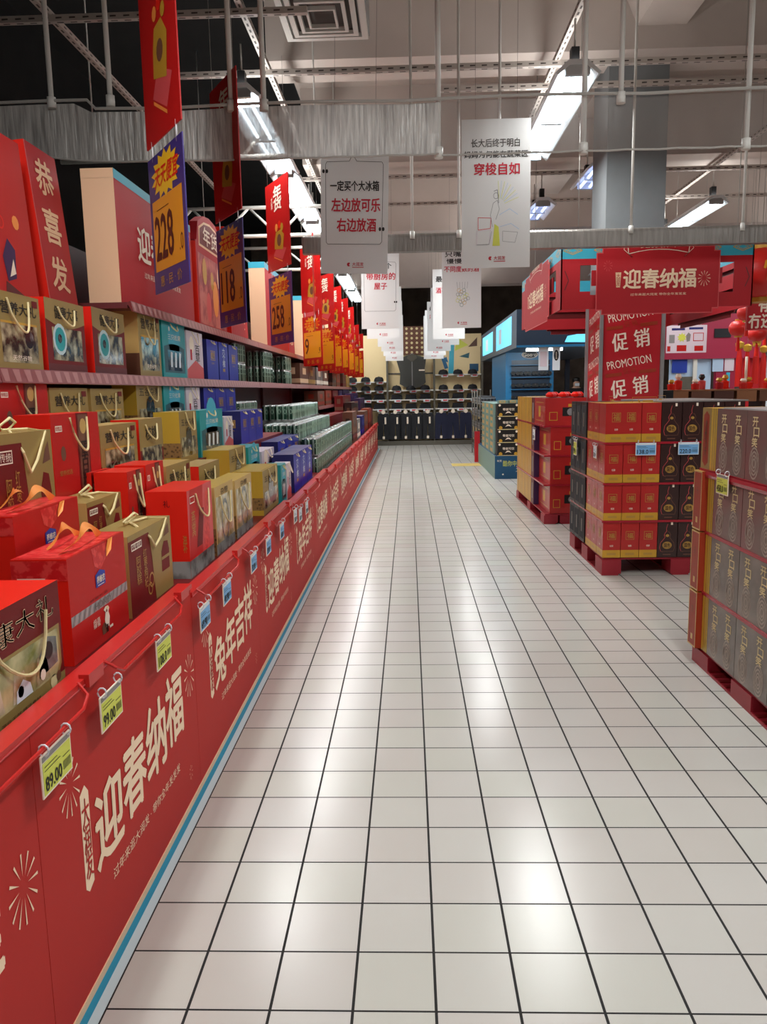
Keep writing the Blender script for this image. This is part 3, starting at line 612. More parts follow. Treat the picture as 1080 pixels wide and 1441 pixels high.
# third row
XU = -1.25; GC = 'gift bags in the third row'
gift(B_cutout, 'gift_box', -1.20, 2.22, 2.60, ZCr-.18, .45, .11, 'tall gold and dark red cut-out box with white rope, behind the red ribbon bags', 'gift box', GC)
row(B_protein, 'gift_box', 69, 138, 584, XU, ZCr, .13, 'large red carrier box with brown title band in the third row', 'gift box', GC)
row(B_gold, 'gift_bag', 139, 192, 600, XU, ZCr, .13, 'gold bag with looped white handle in the third row, right of the large red box', group=GC)
row(B_walgold, 'gift_bag', 194, 228, 591, XU, ZCr, .13, 'gold bag with red lower half in the third row', group=GC)
row(B_yellow, 'gift_bag', 251, 276, 580, XU, ZCr, .14, 'yellow gold bag with dotted band in the third row', group=GC)
row(B_teal, 'gift_bag', 280, 313, 578, XU, ZCr, .11, 'wide teal bag in the third row', group=GC)
row(B_white, 'gift_bag', 315, 327, 587, XU, ZCr, .13, 'white bag with white loop handle in the third row', group=GC)
row(B_blue, 'gift_bag', 338, 369, 579, XU, ZCr, .14, '%s royal blue bag in the third row, before the green cans', group='blue bags in the third row', n=3)
# lower shelf
GB = 'gift bags on the lower shelf'
row(B_protein, 'gift_box', -8, 66, 536, XS, ZBs, .16, 'red box with brown title band on the lower shelf, nearest the viewer', 'gift box', GB, hfix=.29)
row(B_gold, 'gift_bag', 68, 123, 546, XS, ZBs, .14, 'gold bag on the lower shelf, right of the red box', group=GB)
row(B_gold, 'gift_bag', 126, 173, 547, XS, ZBs, .14, 'gold bag on the lower shelf, before the yellow one', group=GB)
row(B_yellow, 'gift_bag', 190, 227, 534, XS, ZBs, .13, 'yellow gold bag on the lower shelf', group=GB)
row(B_teal, 'gift_bag', 229, 259, 538, XS, ZBs, .13, 'teal bag on the lower shelf', group=GB)
row(B_white, 'gift_bag', 261, 281, 545, XS, ZBs, .13, 'white bag on the lower shelf', group=GB)
row(B_blue, 'gift_bag', 286, 331, 546, XS, ZBs, .16, '%s royal blue bag on the lower shelf', group='blue bags on the lower shelf', n=3)
# upper shelf
GA = 'gift bags on the upper shelf'
row(B_gold, 'gift_bag', -12, 53, 405, XS, ZAs, .14, 'gold bag with rope handle on the upper shelf, nearest the viewer', group=GA)
row(B_walnut, 'gift_bag', 60, 116, 417, XS, ZAs, .14, 'red bag with gold flap and round window goods, second on the upper shelf', group=GA)
row(B_walnut, 'gift_bag', 127, 173, 431, XS, ZAs, .14, 'red bag with gold flap, third on the upper shelf, below the cream box', group=GA)
o = row(B_gold, 'gift_bag', 192, 223, 434, XS, ZAs, .14, 'gold bag with long window on the upper shelf, before the teal bag', group=GA)[0]
dup(o, (o.location.x-.15, o.location.y, o.location.z), label='gold bag standing behind another gold bag on the upper shelf')
row(B_teal, 'gift_bag', 226, 259, 450, XS, ZAs, .14, 'teal bag with white title on the upper shelf', group=GA)
row(B_white, 'gift_bag', 261, 284, 464, XS, ZAs, .13, 'white bag with black title on the upper shelf', group=GA)
o = row(B_blue, 'gift_bag', 290, 306, 477, XS, ZAs, .15, 'royal blue bag on the upper shelf, beside the white bag', group='blue bags on the upper shelf')[0]
row(B_bluescript, 'gift_bag', 307, 320, 481, XS, ZAs, .15, 'royal blue bag with white script on the upper shelf', group='blue bags on the upper shelf')
row(B_blue, 'gift_bag', 321, 334, 485, XS, ZAs, .15, 'royal blue bag on the upper shelf, beside the stacked cans', group='blue bags on the upper shelf')
# far boxes of the shelves and the table
FAR = [(XS, ZAs, 10.6, 11.5, .29, 'umber', 'cream'), (XS, ZAs, 11.5, 12.3, .28, 'umber', 'gold'), (XS, ZAs, 12.5, 13.4, .29, 'grey_card', 'ivory'), (XS, ZAs, 13.5, 14.3, .28, 'umber', 'ivory'),
       (XS, ZAs, 15.1, 15.9, .26, 'dark_brown', 'umber'), (XS, ZAs, 16, 16.8, .30, 'box_orange', 'umber'), (XS, ZAs, 17.5, 18.4, .28, 'umber', 'dark_red'), (XS, ZAs, 18.5, 19.5, .30, 'lid_gold', 'gold'),
       (XS, ZBs, 12.6, 13.6, .25, 'umber', 'box_orange'), (XS, ZBs, 13.8, 14.8, .26, 'box_orange', 'umber'), (XS, ZBs, 15.1, 16.2, .26, 'dark_red', 'umber'), (XS, ZBs, 16.5, 17.3, .26, 'purple', 'navy'), (XS, ZBs, 17.5, 19.3, .28, 'purple', 'dark_brown'),
       (XE, .64, 12.55, 13.6, .50, 'umber', 'dark_brown'), (XE, .64, 13.7, 14.5, .34, 'grey_card', 'ivory'), (XE, .64, 14.95, 15.8, .36, 'navy', 'blue'), (XE, .64, 16, 17.2, .42, 'umber', 'box_orange'), (XE, .64, 17.5, 18.6, .44, 'box_orange', 'dark_red'), (XE, .64, 18.7, 19.6, .40, 'dark_red', 'umber'),
       (XM, .76, 15, 17, .5, 'dark_brown', 'umber'), (XM, .76, 17.5, 19.5, .55, 'purple', 'dark_brown'), (XU, ZCr, 14.96, 17, .3, 'dark_red', 'umber'), (XU, ZCr, 17.5, 19.4, .34, 'purple', 'navy')]
CN = {'umber': 'brown', 'grey_card': 'grey', 'dark_brown': 'dark brown', 'box_orange': 'rust orange', 'lid_gold': 'golden', 'dark_red': 'dark red', 'purple': 'deep purple', 'navy': 'navy blue', 'cream': 'cream', 'gold': 'gold', 'ivory': 'pale', 'blue': 'blue'}
lv = {(XS, ZAs): 'upper shelf', (XS, ZBs): 'lower shelf', (XE, .64): 'front of the table', (XM, .76): 'second row of the table', (XU, ZCr): 'third row of the table'}
seen = {}
for X, z, y0, y1, h, c1, c2 in FAR:
    p = lv[(X, z)]; seen[p] = seen.get(p, 0)+1
    gift(carton(c1, c2), 'carton', X, y0, y1, z, h, .22 if X == XS else .16 if X != XM else .13, '%s carton with %s print, far %s, %s there' % (CN[c1], CN[c2], p, ORD[seen[p]-1]), 'box', 'cartons at the far end of the gift row')

# ------------------------------------------------------------------ green drink cans
def make_can(name, cols, h=.165, r=.0322):
    mb = MB(); n = 12
    R = [(r*.86, 0), (r, .008), (r, h-.018), (r*.82, h-.004)]
    for i in range(3):
        (r0, z0), (r1, z1) = R[i], R[i+1]
        A = [(r0*math.cos(2*PI*k/n), r0*math.sin(2*PI*k/n), z0) for k in range(n)]; B = [(r1*math.cos(2*PI*k/n), r1*math.sin(2*PI*k/n), z1) for k in range(n)]
        for k in range(n): mb.add([A[k], A[(k+1) % n], B[(k+1) % n], B[k]], [(0, 1, 2, 3)], cols[k % len(cols)] if i == 1 else 'tin_top', True)
    mb.add([(r*.82*math.cos(2*PI*k/n), r*.82*math.sin(2*PI*k/n), h-.004) for k in range(n)], [tuple(range(n))], 'tin_top')
    # a pale oval label turned to the aisle and the viewer
    for a in (-.35, -1.15):
        u = Vector((-math.sin(a), math.cos(a), 0)); o = Vector((math.cos(a), math.sin(a), 0))*(r+.0012)
        P = [o+u*(.013*math.cos(2*PI*k/12))*1-Vector((math.cos(a), math.sin(a), 0))*(.0026*math.cos(2*PI*k/12)**2)+Vector((0, 0, h*.55+.026*math.sin(2*PI*k/12))) for k in range(12)]
        Q = [o+u*(.009*math.cos(2*PI*k/12))+Vector((0, 0, h*.55+.02*math.sin(2*PI*k/12))) for k in range(12)]
        for k in range(12): j = (k+1) % 12; mb.add([P[k], P[j], Q[j], Q[k]], [(0, 1, 2, 3)], 'tin_pale')
    o = mb.build(name); return o
can_a = make_can('drink_can', ('tin_green', 'tin_green', 'tin_pale'))
can_b = make_can('drink_can', ('tin_pale', 'tin_green'))
first = {can_a: True, can_b: True}
def cans(proto, X, y0, nx, ny, tiers, z, label, group, s=.0675, skip=None):
    for t in range(tiers):
        for i in range(nx):
            for j in range(ny):
                if skip and skip(i, j, t): continue
                p = (X-.034-i*s, y0+.034+j*s, z+.0005+t*.1652)
                if first[proto]: o = proto; first[proto] = False; o.location = p
                else: o = dup(proto, p)
                o.rotation_euler.z = random.uniform(-.25, .25)
                tag(o, label, 'can', group)
hid = lambda i, j, t: i > 1 and j > 0        # rows the pile hides
cans(can_b, XS, 6.70, 4, 6, 2, ZAs, 'pale green drink can in the first stack on the upper shelf', 'cans of the first stack on the upper shelf', skip=lambda i, j, t: i > 0 and j > 0)
cans(can_b, XS, 8.05, 4, 7, 2, ZAs, 'pale green drink can in the second stack on the upper shelf', 'cans of the second stack on the upper shelf', skip=lambda i, j, t: i > 0 and j > 0)
cans(can_a, XS, 9.4, 4, 7, 2, ZAs, 'green drink can in the third and farthest stack on the upper shelf', 'cans of the third stack on the upper shelf', skip=lambda i, j, t: i > 0 and j > 0)
cans(can_a, XS, 6.75, 4, 12, 1, ZBs, 'green drink can lined up on the lower shelf', 'cans on the lower shelf')
cans(can_a, -1.24, 8.45, 5, 34, 1, ZCr+.085, 'green drink can in the upper tier of the big table pile', 'cans in the upper tier of the table pile', s=.069, skip=lambda i, j, t: i > 2 and j > 4)
cans(can_a, -1.085, 7.66, 5, 46, 1, 1.0, 'green drink can in the middle tier of the big table pile', 'cans in the middle tier of the table pile', s=.0685, skip=lambda i, j, t: i > 1 and j > 6)
# trays that carry the tiers, and shrink-wrapped cases below
for X0_, X1_, y0, y1, z0, z1, l in ((-1.62, -1.24, 8.44, 10.9, ZCr, ZCr+.085, 'upper'), (-1.45, -1.08, 7.65, 8.42, .775, 1.0, 'near end of the middle'), (-1.225, -1.08, 8.425, 10.9, .775, 1.0, 'middle')):
    MB().box(X0_, X1_, y0, y1, z0+.001, z1, 'grey_goods').build('can_tray', label='grey wrapped tray under the %s tier of green cans' % l, cat='tray')
case_can = make_can('can', ('tin_pale', 'tin_green'), .172, .0345)
def can_case(name, p, label, group):
    """shrink-wrapped tray: the cans of its front row and near end show"""
    r = empty(name, p, label, 'case', group)
    mb = MB(); mb.box(-.085, .085, -.21, .21, 0, .012, 'grey_goods'); mb.box(-.08, .012, -.14, .2, .012, .165, 'tin_green', top='tin_top'); mb.build('tray', r)
    for i, (x, y) in enumerate([(.048, -.176+.0702*k) for k in range(6)]+[(-.022, -.176), (-.06, -.176)][:1]):
        c = case_can if not case_can.parent else dup(case_can)
        c.parent = r; c.location = (x, y, .0125); c.rotation_euler.z = .5*i
    return r
c0 = None
for j in range(11):
    y = 7.66+j*.425+.21
    for t in range(2):
        p = (XE-.08, y, zt(y+.1)+.0005+.187*t); l = 'case of green cans at the table edge, %s along, %s layer' % (ORD[j], ('bottom', 'top')[t])
        if c0 is None: c0 = can_case('can_case', p, l, 'cases of green cans along the table edge')
        else: dup(c0, p, label=l)

# ------------------------------------------------------------------ header boards on top of the shelves
def plain(d, w, h, front, side, strip=True):
    mb = body(d, w, h, front, side); F_ = faces(mb, d, w, h)
    if strip:
        for q in F_[:3]: q.rect(0, .93, 1, 1, 'sky', 1)
    return mb, F_
def couplet(y0, y1, X, z0, z1, d, word, label, lean=-.09):
    w, h = y1-y0, z1-z0; mb = body(d, w, h, 'board_red', 'bright_red'); f = faces(mb, d, w, h)[0]
    for i, c in enumerate(word): f.text(c, .22, .80-.21*i, .78, .95-.21*i, 'cream', 2, .03)
    f.rect(0, 0, .025, 1, 'pink_red', 1)
    return mb.build('header_column', None, (X-d/2, (y0+y1)/2, z0), 0, label, 'sign', 'festive header columns', ry=lean)
couplet(3.70, 4.02, -1.63, ZAs, 2.62, .12, '恭喜发财', 'red column header with four gold characters, leaning back at the near end of the shelf')
def greeting_box(y0, y1, label, z1=2.62, X=-1.5):
    w, h = y1-y0, z1-ZHs; mb, F_ = plain(.17, w, h, 'board_red', 'cream', True); f = F_[0]
    F_[1].rect(0, .93, 1, 1, 'cream' if y0 < 5 else 'sky', 2)
    for i, c in enumerate('迎春纳福'): f.text(c, .22+i*.16, .40, .37+i*.16, .68, 'ivory', 2, .03)
    f.text('过年来逛大润发 带你全年发发发', .28, .27, .78, .32, 'ivory', 2)
    return mb.build('header_box', None, (X-.085, (y0+y1)/2, ZHs+.001), 0, label, 'sign', 'red greeting boxes on the shelf tops')
greeting_box(4.19, 5.62, 'big red greeting box with cream end, standing above the gold bags')
def arch_board(y0, y1, z0, z1, X, label):
    w, h = y1-y0, z1-z0; mb = MB()
    out = [(-w/2, 0), (w/2, 0), (w/2, h*.72), (w*.46, h*.74), (w*.40, h*.90), (w*.2, h*.98), (0, h), (-w*.2, h*.98), (-w*.40, h*.90), (-w*.46, h*.74), (-w/2, h*.72)]
    mb.prism(out, 'x', -.03, .03, 'board_red'); f = Face(mb, (.03, -w/2, 0), (0, 1, 0), (0, 0, 1), w, h)
    f.rect(.05, .04, .95, .64, 'cartoon', 1); f.poly([(.1, .70), (.9, .70), (.88, .86), (.7, .93), (.5, .95), (.3, .93), (.12, .86)], 'cream', 1); f.poly([(.13, .72), (.87, .72), (.85, .85), (.7, .91), (.5, .93), (.3, .91), (.15, .85)], 'dark_red', 2)
    f.text('年货', .25, .74, .75, .89, 'ivory', 3, .03)
    for a, b_, r_, m_ in ((.25, .5, .07, 'lid_gold'), (.6, .3, .1, 'orange'), (.35, .2, .08, 'pink_red'), (.75, .5, .06, 'cream'), (.5, .45, .05, 'lid_gold')): f.disc(a, b_, r_*w, m_, 2, 12, 1.6)
    for q in (Face(mb, (-.03, -w/2, 0), (1, 0, 0), (0, 0, 1), .06, h*.72),): q.rect(0, 0, 1, 1, 'bright_red', 1)
    return mb.build('header_board', None, (X, (y0+y1)/2, z0+.001), 0, label, 'sign', 'arched festive header boards')
arch_board(5.75, 6.62, ZHs, 2.78, -1.53, 'arched red header board with new-year-goods title, between the first two price flags')
couplet(6.80, 7.35, -1.5, ZHs, 2.85, .12, '恭喜发财', 'red column header beside the second price flag', -.03)
couplet(7.5, 8.1, -1.62, ZHs, 2.78, .12, '岁岁平安', 'red column header behind the third price flag', -.03)
greeting_box(8.5, 10.0, 'red greeting box with sky-blue top and cream end, behind the third price flag', 2.83)
couplet(10.05, 10.55, -1.5, ZHs, 2.7, .15, '吉祥如意', 'bright red column header between the two farther cream ends', -.03)
greeting_box(11.5, 13.0, 'red greeting box with sky-blue top, beside the first red-framed price flag', 2.83)
arch_board(13.4, 14.6, ZHs, 2.75, -1.53, 'arched red header board far along the shelf')
greeting_box(15.2, 16.8, 'red greeting box farthest along the shelf tops', 2.8)
# illustrated board at the near end
w, h = .95, 1.0
mb = MB(); mb.box(-.02, .02, -w/2, w/2, 0, h, 'red'); f = Face(mb, (.02, -w/2, 0), (0, 1, 0), (0, 0, 1), w, h)
f.rect(.0, .40, .42, .52, 'pink_red', 1); f.rect(.12, .30, .6, .44, 'pink_red', 1); f.rect(.15, .42, .52, .47, 'dark_red', 2); f.rect(.2, .46, .5, .86, 'orange', 2); f.rect(.22, .70, .5, .74, 'bright_red', 3); f.poly([(.22, .5), (.46, .5), (.46, .66), (.40, .72), (.28, .70)], 'box_orange', 3)
f.poly([(.16, .86), (.52, .86), (.5, .92), (.2, .92)], 'lid_gold', 3); f.poly([(.56, .32), (.62, .32), (.64, .88), (.60, .90)], 'deep_red', 3); f.disc(.60, .92, .035, 'galvanised', 4, 12)
for a in (.24, .31, .38, .45): f.disc(a, .52, .025, 'lid_gold', 4, 10)
f.poly([(.72, .38), (.80, .40), (.82, .52), (.76, .56), (.70, .48)], 'purple', 2); f.poly([(.74, .40), (.80, .42), (.79, .48)], 'ivory', 3); f.disc(.86, .64, .03, 'orange', 2, 10); f.disc(.72, .62, .03, 'bright_red', 2, 12, 1, .022)
f.poly([(.68, .30), (.95, .24), (.97, .30), (.7, .38)], 'deep_red', 2); f.text(vert('年年有余'), .46, .92, .54, 1.0, 'lid_gold', 4)
mb.build('illustrated_board', None, (-1.66, 3.12, ZAs), 0, 'tall red board with orange pot drawing at the near end of the shelf', 'sign', ry=-.06)

# ------------------------------------------------------------------ hanging price flags above the shelf edge
GFL = 'red banners with price cards hanging over the gift row'
def flag(x, y, zb, price, small, edge, mid, label, ang=-1.0, W=.56, hp=.62, hr=.80, starm='star_yellow'):
    # right edge at (x, y); the sheet runs back to the left
    r = empty('price_banner', (x, y, zb), label, 'price banner', GFL, rz=ang)
    def sheet(z0, z1, m, th=.006):
        mb = MB(); mb.box(-W, 0, -th/2, th/2, z0, z1, m); return mb, Face(mb, (-W, -th/2, z0), (1, 0, 0), (0, 0, 1), W, z1-z0), Face(mb, (0, th/2, z0), (-1, 0, 0), (0, 0, 1), W, z1-z0)
    mb, f, g = sheet(0, hp, edge)
    for q in (f, g):
        q.rect(.07, .16, .93, .68, mid, 1); q.star(.5, .83, .42, .17, 14, starm, 1); q.text('天天便宜', .18, .76, .84, .90, 'bright_red', 2, .03, .06)
        q.text(price, .12, .24, .12+.16*len(price)+.04, .56, 'ink_brown', 2, .03); q.text(small, .80, .24, .90, .36, 'ink_brown', 2); q.rect(.2, .60, .55, .605, 'ink_brown', 2)
        q.text('惠 · 民 · 价', .2, .04, .82, .12, 'lid_gold' if edge != 'red' else 'flag_yellow', 2, .01)
    mb.build('price_card', r)
    z = hp+.05
    mb, f, g = sheet(z, z+hr, 'red')
    for q in (f, g):
        q.text(vert('年货'), .36, .66, .70, .93, 'ivory', 2, .03); q.text(vert('大集'), .24, .70, .32, .84, 'ivory', 2); q.poly([(.28, .17), (.66, .09), (.84, .20), (.46, .27)], 'pink_red', 1); q.poly([(.34, .24), (.70, .2), (.76, .36), (.62, .43), (.42, .42), (.36, .34)], 'lid_gold', 2)
        for a, b_, m_ in ((.45, .47, 'orange'), (.58, .49, 'bright_red'), (.68, .45, 'lid_gold')): q.disc(a, b_, .06*W, m_, 3, 10)
        q.disc(.55, .32, .09*W, 'umber', 3, 12); q.poly([(.3, .16), (.66, .08), (.66, .065), (.3, .145)], 'orange', 1)
    mb.build('banner_sheet', r)
    for a in (-.15*W, -.85*W):
        q = MB(); q.tube([(a, 0, hp-.02), (a, 0, hp+.07)], .004, 'clear_ring', 6); q.build('hanging_ring', r)
    q = MB()
    for a in (-.1*W, -.9*W): q.tube([(a, 0, z+hr-.01), (a, 0, 4.22-zb)], .0015, 'cable', 4)
    q.build('string', r); return r
flag(at(263, 300, Y=3.52).x, 3.52, 1.955, '228', '.0', 'flag_purple', 'flag_yellow', 'nearest hanging red banner with purple card priced 228', -.98, .52, .62, 1.1)
flag(at(345, 390, Y=4.92).x, 4.92, 1.90, '118', '.0', 'flag_purple', 'flag_yellow', 'hanging red banner with purple card priced 118, second from the front', -1.02, .5, .62)
flag(at(412, 425, Y=6.9).x, 6.9, 1.90, '258', '.0', 'flag_purple', 'flag_yellow', 'hanging red banner with purple card priced 258, third from the front', -1.06, .58, .60, .75)
for i, (y, zb, p, wd, hr_) in enumerate(((9.9, 1.80, '9', .5, .8), (11.6, 1.78, '9', .52, .71), (12.9, 1.78, '9', .42, .69), (14.3, 1.80, '9', .5, .64), (15.8, 1.80, '9', .4, .64), (17.3, 1.80, '9', .5, .42), (18.9, 1.80, '9', .5, .34))):
    flag(-1.06, y, zb, p, '.9', 'red', 'flag_yellow', 'red-framed price card priced 9 with red banner, %s of the far red row' % ORD[i], -1.0, wd+.06, .62, hr_, 'flag_yellow')
flag(-1.0, 8.7, 2.15, '9', '.9', 'red', 'flag_yellow', 'red banner seen almost edge-on, left of the nearest white poster', -1.42, .5, .1, .9)

# ------------------------------------------------------------------ price tags on the wire rail
def price_tag(p, w, h, m, text, label, frame='ivory', nrm=(1, 0), group=None, holder=True, rz=0):
    r = empty('price_tag', p, label, 'price tag', group, rz=rz)
    mb = MB(); mb.box(-.0015, .0015, -w/2, w/2, -h, 0, frame); f = Face(mb, (.0015, -w/2, -h), (0, 1, 0), (0, 0, 1), w, h)
    f.rect(.03, .05, .97, .82, m, 1); f.rect(.03, .84, .97, .97, 'grey_card' if m == 'tag_yellow' else 'tag_white', 1)
    f.text(text, .08, .12, .62, .45, 'ink', 2, .03); f.rect(.08, .60, .6, .62, 'ink', 2); f.rect(.08, .69, .5, .71, 'ink', 2)
    for k in range(9): f.rect(.68+.03*k, .2, .68+.03*k+.012, .42, 'ink', 2)
    f.rect(.68, .52, .92, .54, 'ink', 2)
    mb.build('card', r)
    if holder:
        for y in (-w*.38, w*.38):
            q = MB(); q.tube([(.001+.011*math.cos(2*PI*k/10), y, .008+.013*math.sin(2*PI*k/10)) for k in range(10)], .0022, 'clear_ring', 5, True); q.build('ring', r)
    return r
TG = [(79, 1052, 'tag_yellow', '89.00'), (156, 970, 'tag_yellow', '99.00'), (230, 893, 'tag_yellow', '108.0'), (288, 840, 'tag_blue', '69.90'), (319, 805, 'tag_blue', '49.90'), (357, 770, 'tag_blue', '59.90'), (378, 752, 'tag_blue', '39.90'),
      (397, 734, 'tag_blue', '45.00'), (416, 717, 'tag_white', '35.00'), (423, 711, 'tag_white', '35.00'), (432, 702, 'tag_white', '29.00')]
for i, (px, py, m_, t_) in enumerate(TG):
    p = at(px, py, X=XF+.036); zz = zt(p.y)+.025-.032-.012
    price_tag((XF+.034, p.y, zz), .14, .092, m_, t_, '%s price tag on the red wire rail, %s from the front' % ({'tag_yellow': 'yellow', 'tag_blue': 'light blue', 'tag_white': 'white'}[m_], ORD[i]), group='price tags on the wire rail')
# ------------------------------------------------------------------ right side pallets
def pallet(x0, x1, y0, y1, h, label):
    r = empty('plastic_pallet', (x0, y0, 0), label, 'pallet', 'red plastic pallets'); W, D = x1-x0, y1-y0
    MB().box(.012, W-.012, .012, D-.012, h-.014, h, 'pallet_red').build('deck', r)
    for i in range(3):
        for j in range(3):
            a = (W-.15)*i/2; c = (D-.22)*j/2; MB().box(a, a+.15, c, c+.22, .012, h-.014, 'pallet_red').build('block', r)
    for i in range(3):
        a = (W-.13)*i/2; mb = MB(); mb.box(a, a+.13, 0, D, 0, .012, 'pallet_red')
        for k in range(int(D/.07)): mb.box(a+.004, a+.11, .03+k*.07, .06+k*.07, .012, .016, 'dark_red')
        mb.build('runner', r)
    return r
def slip(x0, x1, y0, y1, z, label):
    return MB().box(x0-.008, x1+.008, y0-.008, y1+.008, z-.011, z+.006, 'slip').build('slip_sheet', label=label, cat='sheet', group='red slip sheets between the box tiers')
def L_liquor_red(d, w, h):
    mb = body(d, w, h, 'box_red', 'box_red', 'lid_gold')
    for q in faces(mb, d, w, h)[:3]:
        q.rect(0, 0, 1, .21, 'lid_gold', 1); q.frame(.26, .50, .74, .50+.48*q.W/h, .003, 'gold', 1); q.text('福', .33, .54, .67, .46+.46*q.W/h, 'gold', 1, .015); q.text('佳酿', .40, .30, .60, .355, 'ivory', 1); q.rect(.25, .07, .75, .13, 'gold', 2)
    return mb, None
GOURD = [(.30, .14), (.66, .14), (.82, .20), (.86, .32), (.80, .44), (.66, .50), (.60, .54), (.66, .62), (.60, .68), (.52, .70), (.50, .78), (.56, .86), (.50, .92)]
def L_gourd(d, w, h):
    mb = body(d, w, h, 'dark_brown', 'dark_brown', 'dark_brown'); f = faces(mb, d, w, h)[0]
    f.line([(.18, .16)]+GOURD[:1], .003, 'umber', 1); f.line([(.18, .16), (.12, .26), (.16, .40), (.30, .49), (.38, .55), (.34, .62), (.40, .69), (.46, .72), (.44, .80), (.50, .92)], .003, 'pink_red', 1)
    f.line([(.82, .16), (.88, .26), (.84, .40), (.70, .49), (.62, .55), (.66, .62), (.60, .69), (.52, .72)], .003, 'umber', 1); f.line([(.18, .16), (.82, .16)], .003, 'umber', 1)
    f.disc(.5, .33, .24*w, 'gold', 1, 16, .8); f.text('国色', .34, .27, .66, .39, 'dark_brown', 2, .02); f.disc(.5, .60, .09*w, 'gold', 1, 10, .8); f.rect(.3, .06, .7, .085, 'umber', 1); f.rect(.66, .9, .76, .98, 'ivory', 1)
    return mb, None
def L_dark(d, w, h):
    mb = body(d, w, h, 'black', 'black', 'dark_brown'); f, n, r, k, t = faces(mb, d, w, h)
    for q in (n, f): q.rect(.08, .1, .92, .9, 'soft_black', 1); q.rect(.4, .3, .6, .7, 'frame_grey', 2)
    return mb, None
def L_grey(d, w, h, base='grey_print'):
    mb = body(d, w, h, base, base, 'grey_card'); f, n, r, k, t = faces(mb, d, w, h)
    for a in (.26, .74):
        for i, c in enumerate('开口笑'): f.text(c, a-.09+.04*(i % 2), .78-.145*i, a+.07+.04*(i % 2), .91-.145*i, 'rope', 1, .03)
        for rr in (.19, .145, .1, .06): f.disc(a, .26, rr*w*.75, 'box_print', 1, 16, 1.5, (rr-.02)*w*.75)
        for k in range(5): f.line([(a-.12+.05*k, .10), (a-.08+.05*k, .42)], .0028, 'box_print', 1)
    f.rect(.0, 0, .012, 1, 'lid_gold', 1) if False else None
    return mb, None
def L_mauve(d, w, h): return L_grey(d, w, h, 'mauve_print')
def L_orange(d, w, h):
    mb = body(d, w, h, 'olive_gold', 'olive_gold', 'lid_gold'); f = faces(mb, d, w, h)[0]
    P = [(.18, .12), (.5, .05), (.82, .12), (.82, .88), (.5, .95), (.18, .88)]; f.poly(P, 'box_orange', 1); f.text(vert('贵州飞天'), .36, .22, .64, .80, 'umber', 2, .02); return mb, None
def L_orange_flat(d, w, h):
    mb = body(d, w, h, 'box_orange', 'box_orange', 'lid_gold'); f = faces(mb, d, w, h)[0]; f.frame(0, 0, 1, 1, .008, 'pale_gold', 1); f.rect(.4, .12, .62, .22, 'pale_gold', 1); f.text(vert('天'), .4, .6, .6, .72, 'umber', 2); return mb, None
def L_goldthin(d, w, h):
    mb = body(d, w, h, 'yellow_gold', 'yellow_gold', 'lid_gold'); f = faces(mb, d, w, h)[0]; f.rect(.4, 0, .5, 1, 'olive_gold', 1); f.rect(.75, 0, .85, 1, 'olive_gold', 1); return mb, None
def L_tango(d, w, h):
    mb = body(d, w, h, 'box_red', 'box_red', 'dark_red'); f, n, r, k, t = faces(mb, d, w, h)
    f.rect(.42, .35, .82, .66, 'black', 1); f.disc(.62, .5, .09*w, 'galvanised', 2, 10); f.rect(.56, .68, .68, .78, 'lid_gold', 1); f.frame(.1, .2, .3, .5, .006, 'lid_gold', 1)
    for q in (n, r): q.frame(.15, .15, .85, .85, .01, 'gold', 1); q.rect(.4, .3, .6, .7, 'lid_gold', 1)
    return mb, None
def L_goldside(d, w, h):
    mb = body(d, w, h, 'lid_gold', 'lid_gold', 'gold')
    for q in faces(mb, d, w, h)[:3]:
        for a in (.25, .6): q.rect(a, 0, a+.05, 1, 'umber', 1)
    return mb, None
def L_plum(d, w, h):
    mb = body(d, w, h, 'deep_red', 'purple', 'deep_red'); f = faces(mb, d, w, h)[0]; f.rect(.3, .2, .7, .8, 'grey_card', 1); return mb, None
PROTO = {}
def stackbox(kind, x0, x1, y0, y1, z, h, facing, label, group, name='liquor_box'):
    """a box filling that plan rectangle; facing 'W' looks to the aisle, 'S' to the viewer"""
    W, D = ((y1-y0), (x1-x0)) if facing == 'W' else ((x1-x0), (y1-y0)); W -= .004; D -= .003
    key = (kind, round(W, 3), round(D, 3), round(h, 3)); rz = PI if facing == 'W' else -PI/2
    p = ((x0+x1)/2, (y0+y1)/2, z+.0005)
    if key not in PROTO:
        mb, _ = kind(D, W, h); PROTO[key] = mb.build(name, None, p, rz, label, 'box', group); return PROTO[key]
    return dup(PROTO[key], p, rz, label, group)
TIER = ('bottom tier', 'second tier up', 'third tier up', 'top tier')
